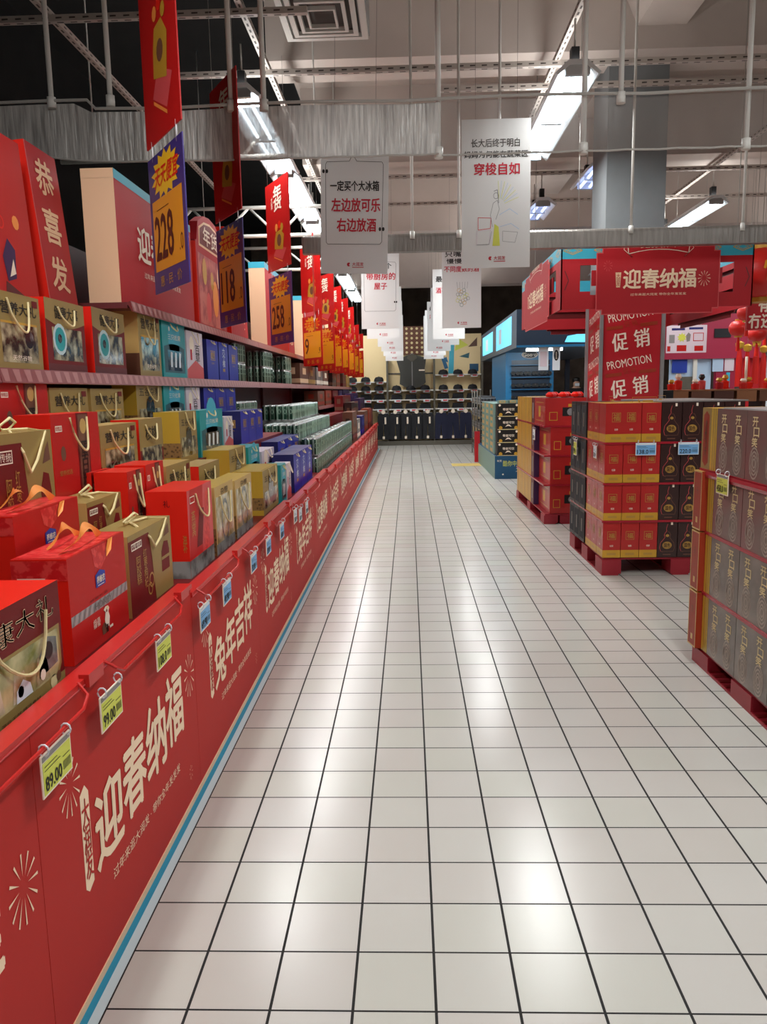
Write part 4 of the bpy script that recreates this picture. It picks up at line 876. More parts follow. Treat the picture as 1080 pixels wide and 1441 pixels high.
# middle pallet: red and gold boxes, dark gourd boxes
MX, MY = 1.50, 6.08
pallet(MX, 2.72, MY, MY+1.24, .138, 'red pallet under the red and gold liquor boxes')
zz = (.142, .436, .732, 1.045); hh = (.284, .284, .302, .296)
for t in range(4):
    z, h = zz[t], hh[t]; ex = 0 if t < 3 else 0
    xs = [MX, MX+.142, MX+.284, MX+.424] if t < 3 else [MX, MX+.275, MX+.424]
    G = 'red and gold boxes on the middle pallet'; G2 = 'dark gourd boxes on the middle pallet'; G3 = 'black boxes at the aisle side of the middle pallet'
    for i in range(len(xs)-1):
        if xs[i+1]-xs[i] > .2:
            def kk(d, w, h):
                mb = body(d, w, h, 'box_red', 'box_red', 'lid_gold')
                for q in faces(mb, d, w, h)[:3]: q.rect(0, 0, 1, .21, 'lid_gold', 1)
                q = faces(mb, d, w, h)[0]
                for a in (.3, .72): q.frame(a-.12, .52, a+.12, .76, .003, 'gold', 1); q.text('福', a-.09, .55, a+.09, .74, 'gold', 1, .015); q.text('佳酿', a-.05, .30, a+.05, .355, 'ivory', 1); q.rect(a-.14, .07, a+.14, .13, 'gold', 2)
                return mb, None
            stackbox(kk, xs[i], xs[i+1], MY, MY+.2, z, h, 'S', 'wide red and gold box with two emblems, near corner of the middle pallet, top tier', G)
        else: stackbox(L_liquor_red, xs[i], xs[i+1], MY, MY+.2, z, h, 'S', 'red and gold box facing the viewer, %s from the corner, %s, middle pallet' % (ORD[i], TIER[t]), G)
    for i in range(4):
        a = MX+.424+.157*i; stackbox(L_gourd, a, a+.155, MY, MY+.2, z, h, 'S', 'dark box with golden gourd, %s from the red ones, %s, middle pallet' % (ORD[i], TIER[t]), G2)
    for i in range(2):
        a = MY+.203+.2*i; stackbox(L_liquor_red, MX, MX+.142, a, a+.198, z, h, 'W', 'red and gold box along the aisle, %s behind the corner, %s, middle pallet' % (ORD[i], TIER[t]), G)
    for i in range(3):
        a = MY+.61+.205*i; stackbox(L_dark, MX-.01, MX+.14, a, a+.2, z, h, 'W', 'black box along the aisle, %s behind the red ones, %s, middle pallet' % (ORD[i], TIER[t]), G3)
    for i, (a, c) in enumerate(((MX+.15, MX+.55), (MX+.56, MX+1.0))):
        if t == 3: stackbox(L_gourd if i else L_liquor_red, a, c, MY+.205, MY+.62, z, h, 'S', '%s box inside the top tier of the middle pallet' % ('dark gourd' if i else 'large red and gold'), G2 if i else G); stackbox(L_dark, a, c, MY+.63, MY+1.2, z, h, 'W', 'black box inside the top tier of the middle pallet, behind the %s one' % ('dark' if i else 'red'), G3)
    if t < 3: slip(MX, MX+1.06, MY, MY+1.21, z+h+.0055, 'thin red sheet on top of the %s of the middle pallet' % TIER[t])
MB().box(MX+.43, MX+1.08, MY+.02, MY+1.2, 1.343, 1.353, 'grey_card').build('cover_board', label='grey cover board lying on the dark gourd boxes of the middle pallet', cat='board')
def tag_s(px, py, Y, m_, t_, label, w=.155, h=.095):
    p = at(px, py, Y=Y); return price_tag((p.x, Y-.012, p.z), w, h, m_, t_, label, 'tag_white', rz=-PI/2, group=None)
tag_s(909, 623, MY-.008, 'tag_blue', '138.0', 'light blue price tag hanging on the red and gold boxes')
tag_s(969, 622, MY-.008, 'tag_blue', '220.0', 'light blue price tag hanging on the dark gourd boxes')
p = at(811, 618, X=MX-.03); price_tag((MX-.035, p.y, p.z), .12, .14, 'tag_yellow', '99.0', 'yellow price tag at the aisle side of the middle pallet, seen edge-on', rz=PI)
p = at(838, 627, X=MX-.02); price_tag((MX-.02, p.y, p.z), .10, .10, 'tag_white', '138', 'small white tag on the aisle side of the red and gold boxes', rz=PI)
# nearest pallet: grey printed boxes
NX, NY1 = 1.515, 4.13; NY0 = NY1-1.25
pallet(NX, NX+1.0, NY0, NY1, .098, 'red pallet nearest the viewer, under the grey printed boxes')
zz = (.100, .408, .726, 1.04); hh = (.30, .31, .306, .312)
for t in range(4):
    z, h = zz[t], hh[t]; kind = (L_grey, L_grey, L_mauve, L_mauve)[t]
    G = 'grey printed boxes on the nearest pallet'
    e = .12 if t == 3 else .115
    stackbox(L_orange if t == 3 else L_orange_flat, NX-(0 if t == 3 else .03), NX+.3, NY1-e, NY1, z, h, 'W', 'slim orange and gold box ending the nearest pallet, ' + TIER[t], 'slim orange boxes of the nearest pallet')
    stackbox(L_goldthin, NX, NX+.3, NY1-e-.075, NY1-e, z, h-(.0 if t else .01), 'W', 'slim golden box beside the orange one, %s of the nearest pallet' % TIER[t], 'slim golden boxes of the nearest pallet')
    for i in range(3):
        b1 = NY1-e-.077-.345*i; stackbox(kind, NX, NX+.3, b1-.343, b1, z, h, 'W', 'grey printed box along the aisle, %s from the golden one, %s, nearest pallet' % (ORD[i], TIER[t]), G)
    for i in range(2): stackbox(kind, NX+.31, NX+.9, NY0+.05+.6*i, NY0+.64+.6*i, z, h, 'S', 'grey printed box in the inner row of the nearest pallet, %s, %s' % (('near one', 'far one')[i], TIER[t]), G)
    if t < 3:
        slip(NX+.004, NX+.9, NY0, NY1-.01, z+h+.005, 'thin red sheet on top of the %s of the nearest pallet' % TIER[t])
mb = MB(); mb.prism([(NX-.012, 1.036), (NX-.016, 1.02), (NX-.012, 1.004), (NX-.006, 1.02)], 'y', NY0, NY1-.02, 'slip'); mb.build('tape_strip', label='glossy red strip running along under the top tier of the nearest pallet', cat='strip')
p = at(1019, 668, X=NX-.02); price_tag((NX-.024, p.y, p.z), .14, .095, 'tag_yellow', '458.0', 'yellow price tag hanging on the grey printed boxes', rz=PI)
MB().box(NX+.02, NX+.9, NY0+.05, NY1-.22, 1.353, 1.357, 'silver').build('plastic_wrap', label='shiny plastic wrap lying over the top of the grey printed boxes', cat='wrap')
# far pallet: red and gold boxes with dark emblem
FX, FY = 1.455, 8.5
pallet(FX, 1.95, FY-.02, FY+2.2, .11, 'red pallet farthest from the viewer, beside the pillar')
zz = (.113, .428, .744, 1.06); hh = (.308, .31, .31, .30)
for t in range(4):
    z, h = zz[t], hh[t]; off = .06 if t < 3 else 0
    G = 'boxes on the far pallet'
    stackbox(L_tango, FX+off, FX+.44, FY, FY+.72, z, h, 'S', 'red box with dark emblem facing the viewer, %s of the far pallet' % TIER[t], G)
    stackbox(L_plum, FX, FX+.42, FY+.73, FY+.93, z, h, 'W', 'plum box behind the red one, %s of the far pallet' % TIER[t], G)
    for i in range(4): stackbox(L_goldside, FX, FX+.42, FY+.95+.3*i, FY+1.24+.3*i, z, h, 'W', 'golden box at the aisle, %s behind the plum box, %s, far pallet' % (ORD[i], TIER[t]), G)
    if t < 3: slip(FX, FX+.45, FY, FY+2.15, z+h+.0055, 'thin red sheet on top of the %s of the far pallet' % TIER[t])
mb = MB()
p = at(752, 604, X=FX-.02); price_tag((FX-.02, p.y, p.z), .14, .12, 'tag_white', '88.0', 'pale price tag on the aisle side of the far pallet', rz=PI)
for i in range(9):
    mb = MB(); mb.lathe([(0, 0), (.04, .01), (.045, .035), (.02, .06), (0, .062)], ('bright_red', 'pink_red', 'lantern')[i % 3], 8)
    mb.build('red_ornament', None, (1.52+.045*i, 8.6+.09*(i % 3), 1.361), 0, 'small red ornament lying on top of the far pallet, %s in the row' % ORD[i], 'ornament', 'red ornaments on the far pallet')

# ------------------------------------------------------------------ promotion sheets round the pillar and the header ring
r = empty('pillar_cladding', (PX0, PY0, 0), 'red PROMOTION posters wrapped round the pillar', 'poster')
def promo(o, u, W, H, name):
    mb = MB(); f = Face(mb, o, u, (0, 0, 1), W, H); f.rect(0, 0, 1, 1, 'board_red', 0)
    def up(t, a0, a1, base, hh, m_):           # lines rise to the right
        vs, fs = glyphs(t, 0)
        for q, e in enumerate((0, .006, -.006) if hh > .1 else (0,)): f.mb.add([f.p(a0+x*(a1-a0)-.03*y+e, (base-.3+y*hh+(a0+x*(a1-a0))*.10*W/.6)/H, 2+.3*q) for x, y in vs], fs, m_)
    for k in range(4):
        b = 2.125-.47*k
        up('PROMOTION', .10, .86, b-.03, .08, 'ivory'); up('促', .18, .44, b-.33, .18, 'ivory'); up('销', .56, .82, b-.33, .18, 'ivory'); up('促 销', .38, .60, b-.105, .06, 'box_orange')
        for a0, a1 in ((.06, .34), (.64, .94)): f.poly([(a0, (b-.40+a0*.06)/H), (a1, (b-.40+a1*.06)/H), (a1, (b-.365+a1*.06)/H), (a0, (b-.365+a0*.06)/H)], 'box_orange', 2)
    return mb.build(name, r, (-PX0, -PY0, 0))
promo((PX0+.02, PY0+.012, .3), (1, 0, 0), PX1-PX0-.04, 2.05, 'front_sheet'); promo((PX0+.012, PY1-.02, .3), (0, -1, 0), PY1-PY0-.04, 2.05, 'side_sheet')
for x, y in ((PX0, PY0), (PX1, PY0), (PX0, PY1), (PX1, PY1)): MB().box(x-.016-PX0, x+.016-PX0, y-.016-PY0, y+.016-PY0, 0, 2.36, 'galvanised').build('corner_strip', r)
RX0, RX1, RY0, RY1, RZ0, RZ1 = 1.375, 3.07, 7.3, 9.75, 2.16, 2.72
r = empty('header_ring', (RX0, RY0, RZ0), 'red festive header ring with teal top hung around the pillar', 'sign')
def hb(o, u, W, name, banner=True, flip=False):
    H = RZ1-RZ0; v = Vector((0, 0, 1)); u = Vector(u); n = u.cross(v); mb = MB(); q = Face(mb, Vector(o)-Vector((RX0, RY0, RZ0)), u, v, W, H)
    for a0, b0, a1, b1, m_ in ((0, .78, 1, 1, 'sky'), (0, .68, 1, .78, 'board_red'), (0, .0, 1, .22, 'board_red'), (0, .22, .10, .68, 'board_red'), (.90, .22, 1, .68, 'board_red'), (.16, .36, .84, .60, 'board_red')):
        for l in (0, -16): 
            P = [q.p(a0, b0, l), q.p(a1, b0, l), q.p(a1, b1, l), q.p(a0, b1, l)]; mb.add(P if l == 0 else P[::-1], [(0, 1, 2, 3)], m_)
        A = [q.p(a0, b0, 0), q.p(a1, b0, 0), q.p(a1, b1, 0), q.p(a0, b1, 0)]; B = [q.p(a0, b0, -16), q.p(a1, b0, -16), q.p(a1, b1, -16), q.p(a0, b1, -16)]
        for k in range(4): j = (k+1) % 4; mb.add([A[k], B[k], B[j], A[j]], [(0, 1, 2, 3)], 'dark_red')
    for a in (.06, .94, .22, .78): q.line([(a-.05, .91), (a, .97), (a+.05, .91), (a, .85), (a-.05, .91)], .008, 'pale_gold', 1); q.line([(a-.03, .91), (a, .945), (a+.03, .91), (a, .875), (a-.03, .91)], .005, 'pale_gold', 1)
    for a in (.03, .97): q.line([(a-.01, .3), (a+.01, .45), (a-.01, .6)], .008, 'deep_red', 1)
    mb.build(name, r)
    if banner:
        cb = .5-.0; hw = .32; mb = MB(); q = Face(mb, Vector(o)-Vector((RX0, RY0, RZ0))+n*.03, u, v, W, H)
        def plate(e, l, m_):
            a0, a1, b0, b1 = cb-hw-e/W, cb+hw+e/W, -.10-e/H, .93+e/H; ca, cz = .03, .07
            P = [(a0+ca, b0), (a1-ca, b0), (a1-ca, b0+cz), (a1, b0+cz), (a1, b1-cz), (a1-ca, b1-cz), (a1-ca, b1), (a0+ca, b1), (a0+ca, b1-cz), (a0, b1-cz), (a0, b0+cz), (a0+ca, b0+cz)]
            q.poly(P, m_, l); return P
        P = plate(0, 1, 'pink_red'); plate(-.008, 2, 'red' if False else 'board_red'); q2 = [q.p(a, b, -8) for a, b in P]; mb.add(q2[::-1], [tuple(range(12))], 'dark_red'); N = [q.p(a, b, 1) for a, b in P]
        for k in range(12): j = (k+1) % 12; mb.add([N[k], q2[k], q2[j], N[j]], [(0, 1, 2, 3)], 'pink_red')
        q.poly([(.34, .97), (.66, .97), (.66, .85), (.60, .885), (.5, .90), (.40, .885), (.34, .85)], 'board_red', 3); q.text('农历癸卯年', .40, .915, .60, .985, 'ivory', 4, .02)
        for s in (-1, 1): q.line([(.5+s*.16, .97), (.5+s*.155, .83), (.5+s*.10, .865)], .006, 'ivory', 4); q.line([(.5+s*.155, .83), (.5+s*.135, .775), (.5+s*.18, .90), (.5+s*.17, .97)], .004, 'ivory', 4)
        q.line([(.40, .865), (.45, .885), (.5, .89), (.55, .885), (.60, .865)], .005, 'ivory', 4)
        for i, c in enumerate('迎春纳福'): q.text(c, .322+.095*i, .30, .412+.095*i, .59, 'print_cream', 4, .035)
        q.text('过年来逛大润发 带你全年发发发', .36, .185, .65, .225, 'print_cream', 4, .005); q.poly([(.285, .32), (.305, .32), (.31, .55), (.28, .55)], 'cream', 3); q.text(vert('大润发'), .285, .34, .305, .53, 'board_red', 4)
        q.burst(.74, .44, .055, 'print_cream', 4, 12, 1.2); q.burst(.24, .66, .04, 'pink_red', 4, 10, 1.2)
        mb.build('name_board', r)
hb((RX0, RY0, RZ0), (1, 0, 0), RX1-RX0, 'front_frame'); hb((RX0, RY1, RZ0), (0, -1, 0), RY1-RY0, 'aisle_frame'); hb((RX1, RY0, RZ0), (0, 1, 0), RY1-RY0, 'outer_frame'); hb((RX1, RY1, RZ0), (-1, 0, 0), RX1-RX0, 'rear_frame')
for x in (RX0+.15, RX1-.15):
    for y in (RY0+.02, RY1-.02): MB().tube([(x-RX0, y-RY0, RZ1-RZ0), (x-RX0, y-RY0, ZC-RZ0)], .004, 'cable', 5).build('wire', r)
# red board inside the ring, seen under the aisle frame
# ------------------------------------------------------------------ white posters hanging over the aisle
GP = 'white slogan posters hanging over the aisle'
def poster(x0, x1, z0, z1, Y, label, lines=(), logo=True, art=0, bubble=False, tilt=0, ht=ZC):
    W, H = x1-x0, z1-z0; r = empty('hanging_poster', ((x0+x1)/2, Y, z0), label, 'poster', GP)
    mb = MB(); mb.box(-W/2, W/2, -.002, .002, 0, H, 'paper')
    for o, u in (((-W/2, -.002, 0), (1, 0, 0)), ((W/2, .002, 0), (-1, 0, 0))):
        q = Face(mb, o, u, (0, 0, 1), W, H)
        if logo:
            y = .055*.56*2/H; q.disc(.42, y+.012, .016, 'ink_red', 1, 12); q.poly([(.425, y+.012), (.455, y+.03), (.44, y-.004)], 'paper', 2); q.text('大润发', .47, y+.0, .64, y+.034/H*.9, 'ink_red', 1, .02); q.rect(.47, y-.012, .64, y-.007, 'ink_red', 1)
        if bubble:
            P = [(.08, .24), (.10, .225), (.88, .225), (.91, .245), (.92, .82), (.90, .84), (.53, .845), (.47, .895), (.42, .845), (.09, .84), (.07, .82), (.08, .24)]; q.line(P, .0035, 'ink', 1)
            for a, b in ((.04, .77), (.09, .77), (.88, .34), (.93, .34)): q.disc(a, b, .011, 'ink', 2, 8, 1.5)
        for s, a0, a1, b0, b1, m_ in lines:
            q.text(s, a0, b0, a1, b1, m_, 2, .03)
        if art == 1:      # light line drawing: a figure pushing a cart
            c = 'galvanised'; q.line([(.45, .28), (.42, .36), (.46, .44), (.52, .46), (.55, .40), (.5, .33)], .004, c, 1); q.disc(.5, .49, .022, c, 1, 12, 1.2, .018); q.line([(.47, .52), (.52, .53), (.54, .44)], .006, c, 1)
            q.poly([(.45, .15), (.56, .15), (.54, .28), (.48, .30)], 'tag_yellow', 1); q.line([(.24, .26), (.42, .27), (.43, .34), (.24, .345), (.24, .26)], .005, 'pink_red', 1); q.line([(.22, .16), (.40, .16), (.42, .26), (.22, .25), (.22, .16)], .004, 'lilac_white', 2); q.line([(.22, .16), (.40, .16), (.44, .25)], .003, c, 2)
            for g in range(9): aa = .35+g*.16; q.line([(.55+.08*math.cos(aa), .42+.05*math.sin(aa)), (.55+.3*math.cos(aa), .42+.17*math.sin(aa))], .003, 'pale_blue' if g % 2 else 'tag_yellow', 1)
            q.line([(.55, .36), (.70, .40), (.82, .36)], .004, 'pale_blue', 1); q.line([(.56, .28), (.72, .30), (.84, .26)], .004, 'pale_blue', 1); q.line([(.60, .18), (.78, .17), (.82, .24), (.6, .25), (.6, .18)], .003, c, 1)
        if art == 2:
            for k in range(16): g = k*2.4; q.disc(.52+.16*math.cos(g)*(.4+.04*k), .38+.10*math.sin(g)*(.4+.04*k), .028, ('tag_yellow', 'galvanised', 'pale_gold', 'stand_green')[k % 4], 1, 9, 1, .022)
            for k in range(5): q.line([(.4+.06*k, .48), (.38+.07*k, .56)], .004, 'galvanised', 1)
    mb.build('sheet', r, None)
    for sx in (-.3, .3):
        q = MB(); q.tube([(sx*W, 0, H-.02), (sx*W, 0, ht-z0)], .0015, 'slot', 4); q.disc = None; q.build('string', r)
    r.rotation_euler = (0, tilt, 0); return r
poster(-.725, -.165, 2.443, 3.50, 6.8, 'white poster with speech bubble and large red slogan, left one nearest the viewer',
       (('一定买个大冰箱', .14, .86, .625, .70, 'ink'), ('左边放可乐', .16, .88, .47, .57, 'ink_red'), ('右边放酒', .24, .82, .32, .42, 'ink_red')), bubble=True, tilt=.03)
poster(.457, 1.02, 2.465, 3.63, 6.8, 'tall white poster with line drawing and red slogan, right one nearest the viewer',
       (('长大后终于明白', .14, .84, .815, .87, 'ink'), ('妈妈为何能在蔬菜区', .04, .96, .745, .79, 'ink'), ('穿梭自如', .18, .84, .63, .71, 'ink_red')), art=1)
poster(.513, 1.09, 2.372, 3.56, 12, 'white poster with yellow-green drawing, behind the tall white poster',
       (('只嘴可乐', .08, .92, .86, .93, 'ink'), ('慢慢合成', .12, .9, .78, .84, 'ink'), ('不同度数的酒', .06, .94, .68, .75, 'ink_red')), art=2)
poster(-.70, -.13, 2.40, 3.56, 12.2, 'white poster with small bubble about a house, below the nearest left poster',
       (('一定租个', .16, .80, .76, .83, 'ink'), ('带厨房的', .14, .90, .62, .71, 'ink_red'), ('屋子', .34, .68, .50, .58, 'ink_red')), bubble=True, tilt=.01)
for Y, lx0, lx1, ly, rx0, rx1, ry, rt, o_ in ((14.4, 517, 562, 477, 610, 655, 477, 378, 'third'), (16.0, 532, 566, 488, 607, 647, 485.5, 404, 'fourth'), (17.4, 537, 567, 494.5, 602, 635, 494, 424, 'fifth'), (18.7, 540, 567, 501, 599, 628, 500, 436, 'sixth'), (19.8, 543, 568, 508, 597, 625, 505, 444, 'seventh')):
    for s, a, c, bt, tp in (('left', lx0, lx1, ly, rt), ('right', rx0, rx1, ry, rt)):
        p0, p1 = at(a, bt, Y=Y), at(c, bt, Y=Y); z1 = at(a, tp, Y=Y).z
        poster(p0.x, p1.x, p0.z, z1, Y+(0 if s == 'left' else .1), 'white poster, %s of the %s file over the aisle, only its lower edge in view' % (o_, s),
               (('最怕', .1, .5, .82, .9, 'ink'), ('酒不醉人', .1, .8, .66, .74, 'ink_red')), art=2 if s == 'right' and o_ in ('third',) else 0)

# ------------------------------------------------------------------ blue carton stand, wire bins and kiosk
r = empty('carton_stand', (1.40, 12.9, 0), 'dark blue printed base carrying cartons at the aisle before the kiosk', 'display base')
mb = MB(); mb.box(0, .44, 0, 3.3, 0, .376, 'stand_blue', back='stand_green'); f = Face(mb, (0, 0, 0), (1, 0, 0), (0, 0, 1), .44, .376)
f.text('酷你中国', .3, .55, .98, .80, 'tag_yellow', 1, .01); f.text('年货', .08, .74, .25, .84, 'ivory', 1); f.text('之', .78, .3, .95, .5, 'ivory', 1); f.star(.3, .2, .05, .05, 5, 'ivory', 1, .4)
s = Face(mb, (0, 3.3, 0), (0, -1, 0), (0, 0, 1), 3.3, .376); s.rect(.02, .1, .98, .9, 'stand_green', 1); mb.build('printed_base', r)
def C_dark(d, w, h):
    mb = body(d, w, h, 'black', 'black', 'soft_black'); f = faces(mb, d, w, h)[0]; f.text('零度可饮', .24, .46, .78, .66, 'ivory', 1, .02); f.poly([(.35, .22), (.5, .3), (.65, .22), (.55, .40), (.45, .40)], 'ivory', 1); f.rect(0, 0, 1, .05, 'rope', 1); f.disc(.1, .88, .02, 'ivory', 1, 8); f.disc(.88, .88, .02, 'ivory', 1, 8); f.disc(.15, .15, .03, 'lid_gold', 1, 8); f.disc(.85, .15, .03, 'lid_gold', 1, 8); return mb, None
def C_pale(d, w, h):
    mb = body(d, w, h, 'stand_green', 'stand_green', 'stand_green'); f = faces(mb, d, w, h)[0]; f.rect(.1, .1, .7, .9, 'pale_gold', 1); f.rect(.2, .4, .6, .6, 'teal', 2); return mb, None
for t in range(4):
    stackbox(C_dark, 1.44, 1.80, 12.93, 13.2, .378+.213*t, .208, 'S', 'black carton with white title on the blue base, %s' % ('lowest', 'second from the bottom', 'third from the bottom', 'topmost')[t], 'black cartons on the blue base', 'carton')
    for i in range(3): stackbox(C_pale, 1.42, 1.78, 13.25+.75*i, 13.95+.75*i, .378+.213*t, .208, 'W', 'pale green carton behind the black ones on the blue base, %s along, %s layer' % (ORD[i], ORD[t]), 'pale green cartons on the blue base', 'carton')
for i in range(2): stackbox(C_pale, 1.46+.17*i, 1.62+.17*i, 12.95, 13.15, 1.231, .05, 'S', 'small green pack lying on the topmost black carton, %s of two' % ORD[i], 'small green packs', 'pack')
def wire_bin(x, y, h, n, label):
    r = empty('wire_bin', (x, y, 0), label, 'wire rack', 'wire racks at the aisle'); w, d = .42, .62
    mb = MB()
    for a, c in ((0, 0), (w, 0), (0, d), (w, d)): mb.tube([(a, c, 0), (a, c, h)], .012, 'frame_grey', 6)
    mb.build('post', r)
    for k in range(n):
        z = .12+k*(h-.15)/n; mb = MB()
        for zz in (z, z+.06, z+.12): mb.tube([(0, 0, zz), (w, 0, zz), (w, d, zz), (0, d, zz)], .005, 'galvanised', 5, True)
        for q in range(7): a = w*q/6; mb.tube([(a, 0, z), (a, 0, z+.12)], .0035, 'galvanised', 4)
        for q in range(9): a = d*q/8; mb.tube([(0, a, z), (0, a, z+.12)], .0035, 'galvanised', 4)
        mb.box(.004, w-.004, .004, d-.004, z-.004, z, 'frame_grey'); mb.build('basket', r)
    return r
for i in range(3):
    x, y = 1.47, 16.35+.72*i; wire_bin(x, y, 1.45, 5, 'grey wire rack with dark goods beside the aisle, %s from the blue base' % ORD[i])
    for k in range(5):
        z = .12+k*(1.45-.15)/5; mb = MB(); mb.lathe([(0, .0), (.16, .01), (.18, .09), (.12, .15), (0, .17)], 'soft_black', 10, sx=1, sy=1.45); mb.build('folded_goods', None, (x+.21, y+.31, z+.001), 0, 'dark goods in the %s basket of the %s wire rack' % (ORD[k], ORD[i]), 'goods', 'dark goods in the wire racks')
MB().box(0, .1, 0, .12, 0, .62, 'board_red').build('red_pack', None, (1.33, 16.0, 0), 0, 'narrow red pack standing on the floor before the wire racks', 'pack')
MB().box(-.28, .28, -.28, .28, .001, .002, 'yellow_sticker').build('floor_sticker', None, (at(656, 654, Z=0).x, at(656, 654, Z=0).y, 0), 0, 'faded yellow square sticker on the floor tiles', 'sticker')
r = empty('eyewear_kiosk', (1.8, 14.8, 0), 'blue eyewear kiosk with overhanging canopy', 'kiosk')
KO = (-1.8, -14.8, 0)
mb = MB(); mb.box(1.80, 2.68, 14.8, 17.2, 0, 2.2, 'kiosk_blue'); mb.build('cabinet', r, KO)
mb = MB(); f = Face(mb, (1.80, 14.798, 0), (1, 0, 0), (0, 0, 1), .88, 2.2); f.rect(.12, .30, .92, .90, 'kiosk_dark', 1)
f.disc(.5, .945, .15, 'black', 1, 18, .45); f.disc(.5, .945, .15, 'ivory', 2, 18, .45, .138); f.text('Goo·o', .36, .93, .64, .96, 'ivory', 2, .02); mb.build('display_panel', r, KO)
for k in range(5): MB().box(1.90, 2.62, 14.70, 14.797, 1.0+.22*k, 1.012+.22*k, 'kiosk_blue').build('glasses_rail', r, KO)
mb = MB(); mb.box(1.75, 3.9, 13.0, 19.2, 2.12, 2.72, 'kiosk_dark', near='kiosk_dark'); mb.build('canopy', r, KO)
mb = MB(); f = Face(mb, (1.75, 19.2, 2.12), (0, -1, 0), (0, 0, 1), 6.2, .6); f.rect(.06, .18, .42, .86, 'kiosk_lit', 1); f.rect(.52, .14, .90, .92, 'kiosk_lit', 1); f.rect(.18, .3, .26, .7, 'tag_white', 2); f.rect(.6, .3, .66, .75, 'tag_white', 2); mb.build('lit_panel', r, KO)
mb = MB(); f = Face(mb, (1.75, 13.0, 2.12), (1, 0, 0), (0, 0, 1), 2.15, .6); f.poly([(.36, .12), (.62, .10), (.64, .26), (.48, .34), (.38, .28)], 'kiosk_lit', 1); f.rect(0, 0, 1, .06, 'kiosk_blue', 1); f.poly([(.10, .75), (.4, .6), (.4, .68), (.1, .85)], 'kiosk_blue', 1); mb.build('canopy_print', r, KO)
for x in (2.9, 3.7): MB().box(x, x+.1, 18.9, 19.0, 0, 2.12, 'kiosk_dark').build('canopy_post', r, KO)
MB().box(2.0, 2.6, 13.55, 13.65, 2.09, 2.12, 'tube').build('canopy_lamp', r, KO)
ld = bpy.data.lights.new('canopy_light', 'AREA'); ld.shape = 'RECTANGLE'; ld.size = .6; ld.size_y = .12; ld.energy = 11; ld.color = (.85, .95, 1)
lo = bpy.data.objects.new('canopy_light', ld); COL.objects.link(lo); lo.parent = r; lo.location = (2.3-1.8, 13.6-14.8, 2.08); lo.rotation_euler = (.5, 0, 0)
def glasses():
    mb = MB()
    for s in (-1, 1): mb.lathe([(0, -.006), (.034, -.006), (.038, 0), (.034, .006), (0, .006)], 'black', 10, (s*.042, 0, 0))
    mb.tube([(-.012, 0, .008), (0, 0, .012), (.012, 0, .008)], .004, 'frame_grey', 5)
    for s in (-1, 1): mb.tube([(s*.078, 0, .01), (s*.082, .03, .01)], .004, 'frame_grey', 5)
    return mb
g0 = None
for k in range(4):
    for i in range(5):
        p = (1.975+.145*i, 14.74, 1.0+.22*k+.08); l = 'dark sunglasses on the kiosk panel, %s row from the bottom, %s from the aisle' % (ORD[k], ORD[i])
        if g0 is None: g0 = glasses().build('sunglasses', None, p, 0, l, 'sunglasses', 'sunglasses on the kiosk panel'); g0.rotation_euler = (PI/2, 0, 0)
        else: dup(g0, p, label=l)
for i, (px, t_) in enumerate(((765, 'plain pale'), (783, 'narrow'))):
    p = at(px, 521, Y=13.1); mb = MB(); wd = .16 if i == 0 else .12; mb.box(-wd/2, wd/2, -.004, .004, 0, .40, 'tag_white'); f = Face(mb, (-wd/2, -.004, 0), (1, 0, 0), (0, 0, 1), wd, .4)
    if i: f.disc(.5, .6, .04, 'soft_black', 1, 12, 2.2); f.text(vert('新品'), .4, .45, .6, .75, 'ivory', 2)
    else: f.rect(.15, .15, .85, .75, 'lilac_white', 1)
    mb.tube([(0, 0, .4), (0, 0, 2.12-p.z)], .002, 'cable', 4); mb.build('hanging_card_sign', None, p, 0, '%s white card hanging from the kiosk canopy' % t_, 'sign')

# ------------------------------------------------------------------ clothes wall at the end of the aisle
YW = 21.35
r = empty('clothes_rack', (-.6, YW, 0), 'wide clothes rack with cream panels and white shelves at the end of the aisle', 'rack'); KO = (.6, -YW, 0)
BX = (-1.75, -.57, .69, 1.97)
MB().box(-1.75, 1.97, YW+.30, YW+.36, 0, 2.95, 'cloth_panel').build('back_panel', r, KO)
MB().box(-1.75, 1.97, YW-.05, YW+.30, 0, .12, 'frame_grey').build('plinth', r, KO)
for x in BX: MB().box(x-.025, x+.025, YW-.02, YW+.30, .12, 2.42 if x < 1 else 2.6, 'frame_grey').build('upright', r, KO)
LV = {0: (.98, 1.23, 1.48, 1.72), 1: (.98, 1.23, 1.48), 2: (.98, 1.23, 1.48, 1.88)}
MB().box(-.55, .67, YW+.28, YW+.295, 1.9, 1.94, 'frame_grey').build('hang_rail', r, KO)
for bI in range(3):
    a, c = BX[bI]+.03, BX[bI+1]-.03
    for k, z in enumerate(LV[bI]):
        s = MB().box(a, c, YW-.0, YW+.29, z-.03, z, 'shelf_white').build('shelf', r, KO)
        mb = MB()
        for q in (.2, .55, .85): x = a+(c-a)*q; mb.box(x-.09, x+.09, YW-.012, YW-.001, z-.075, z-.005, 'tag_white'); mb.box(x-.04, x+.07, YW-.0135, YW-.012, z-.06, z-.02, 'pink_red')
        mb.build('shelf_label', s)
    MB().box(a, c, YW+.03, YW+.05, .93, .95, 'frame_grey').build('trouser_rail', r, KO)
mb = MB(); f = Face(mb, (.72, YW+.295, 1.9), (1, 0, 0), (0, 0, 1), 1.2, 1.0)
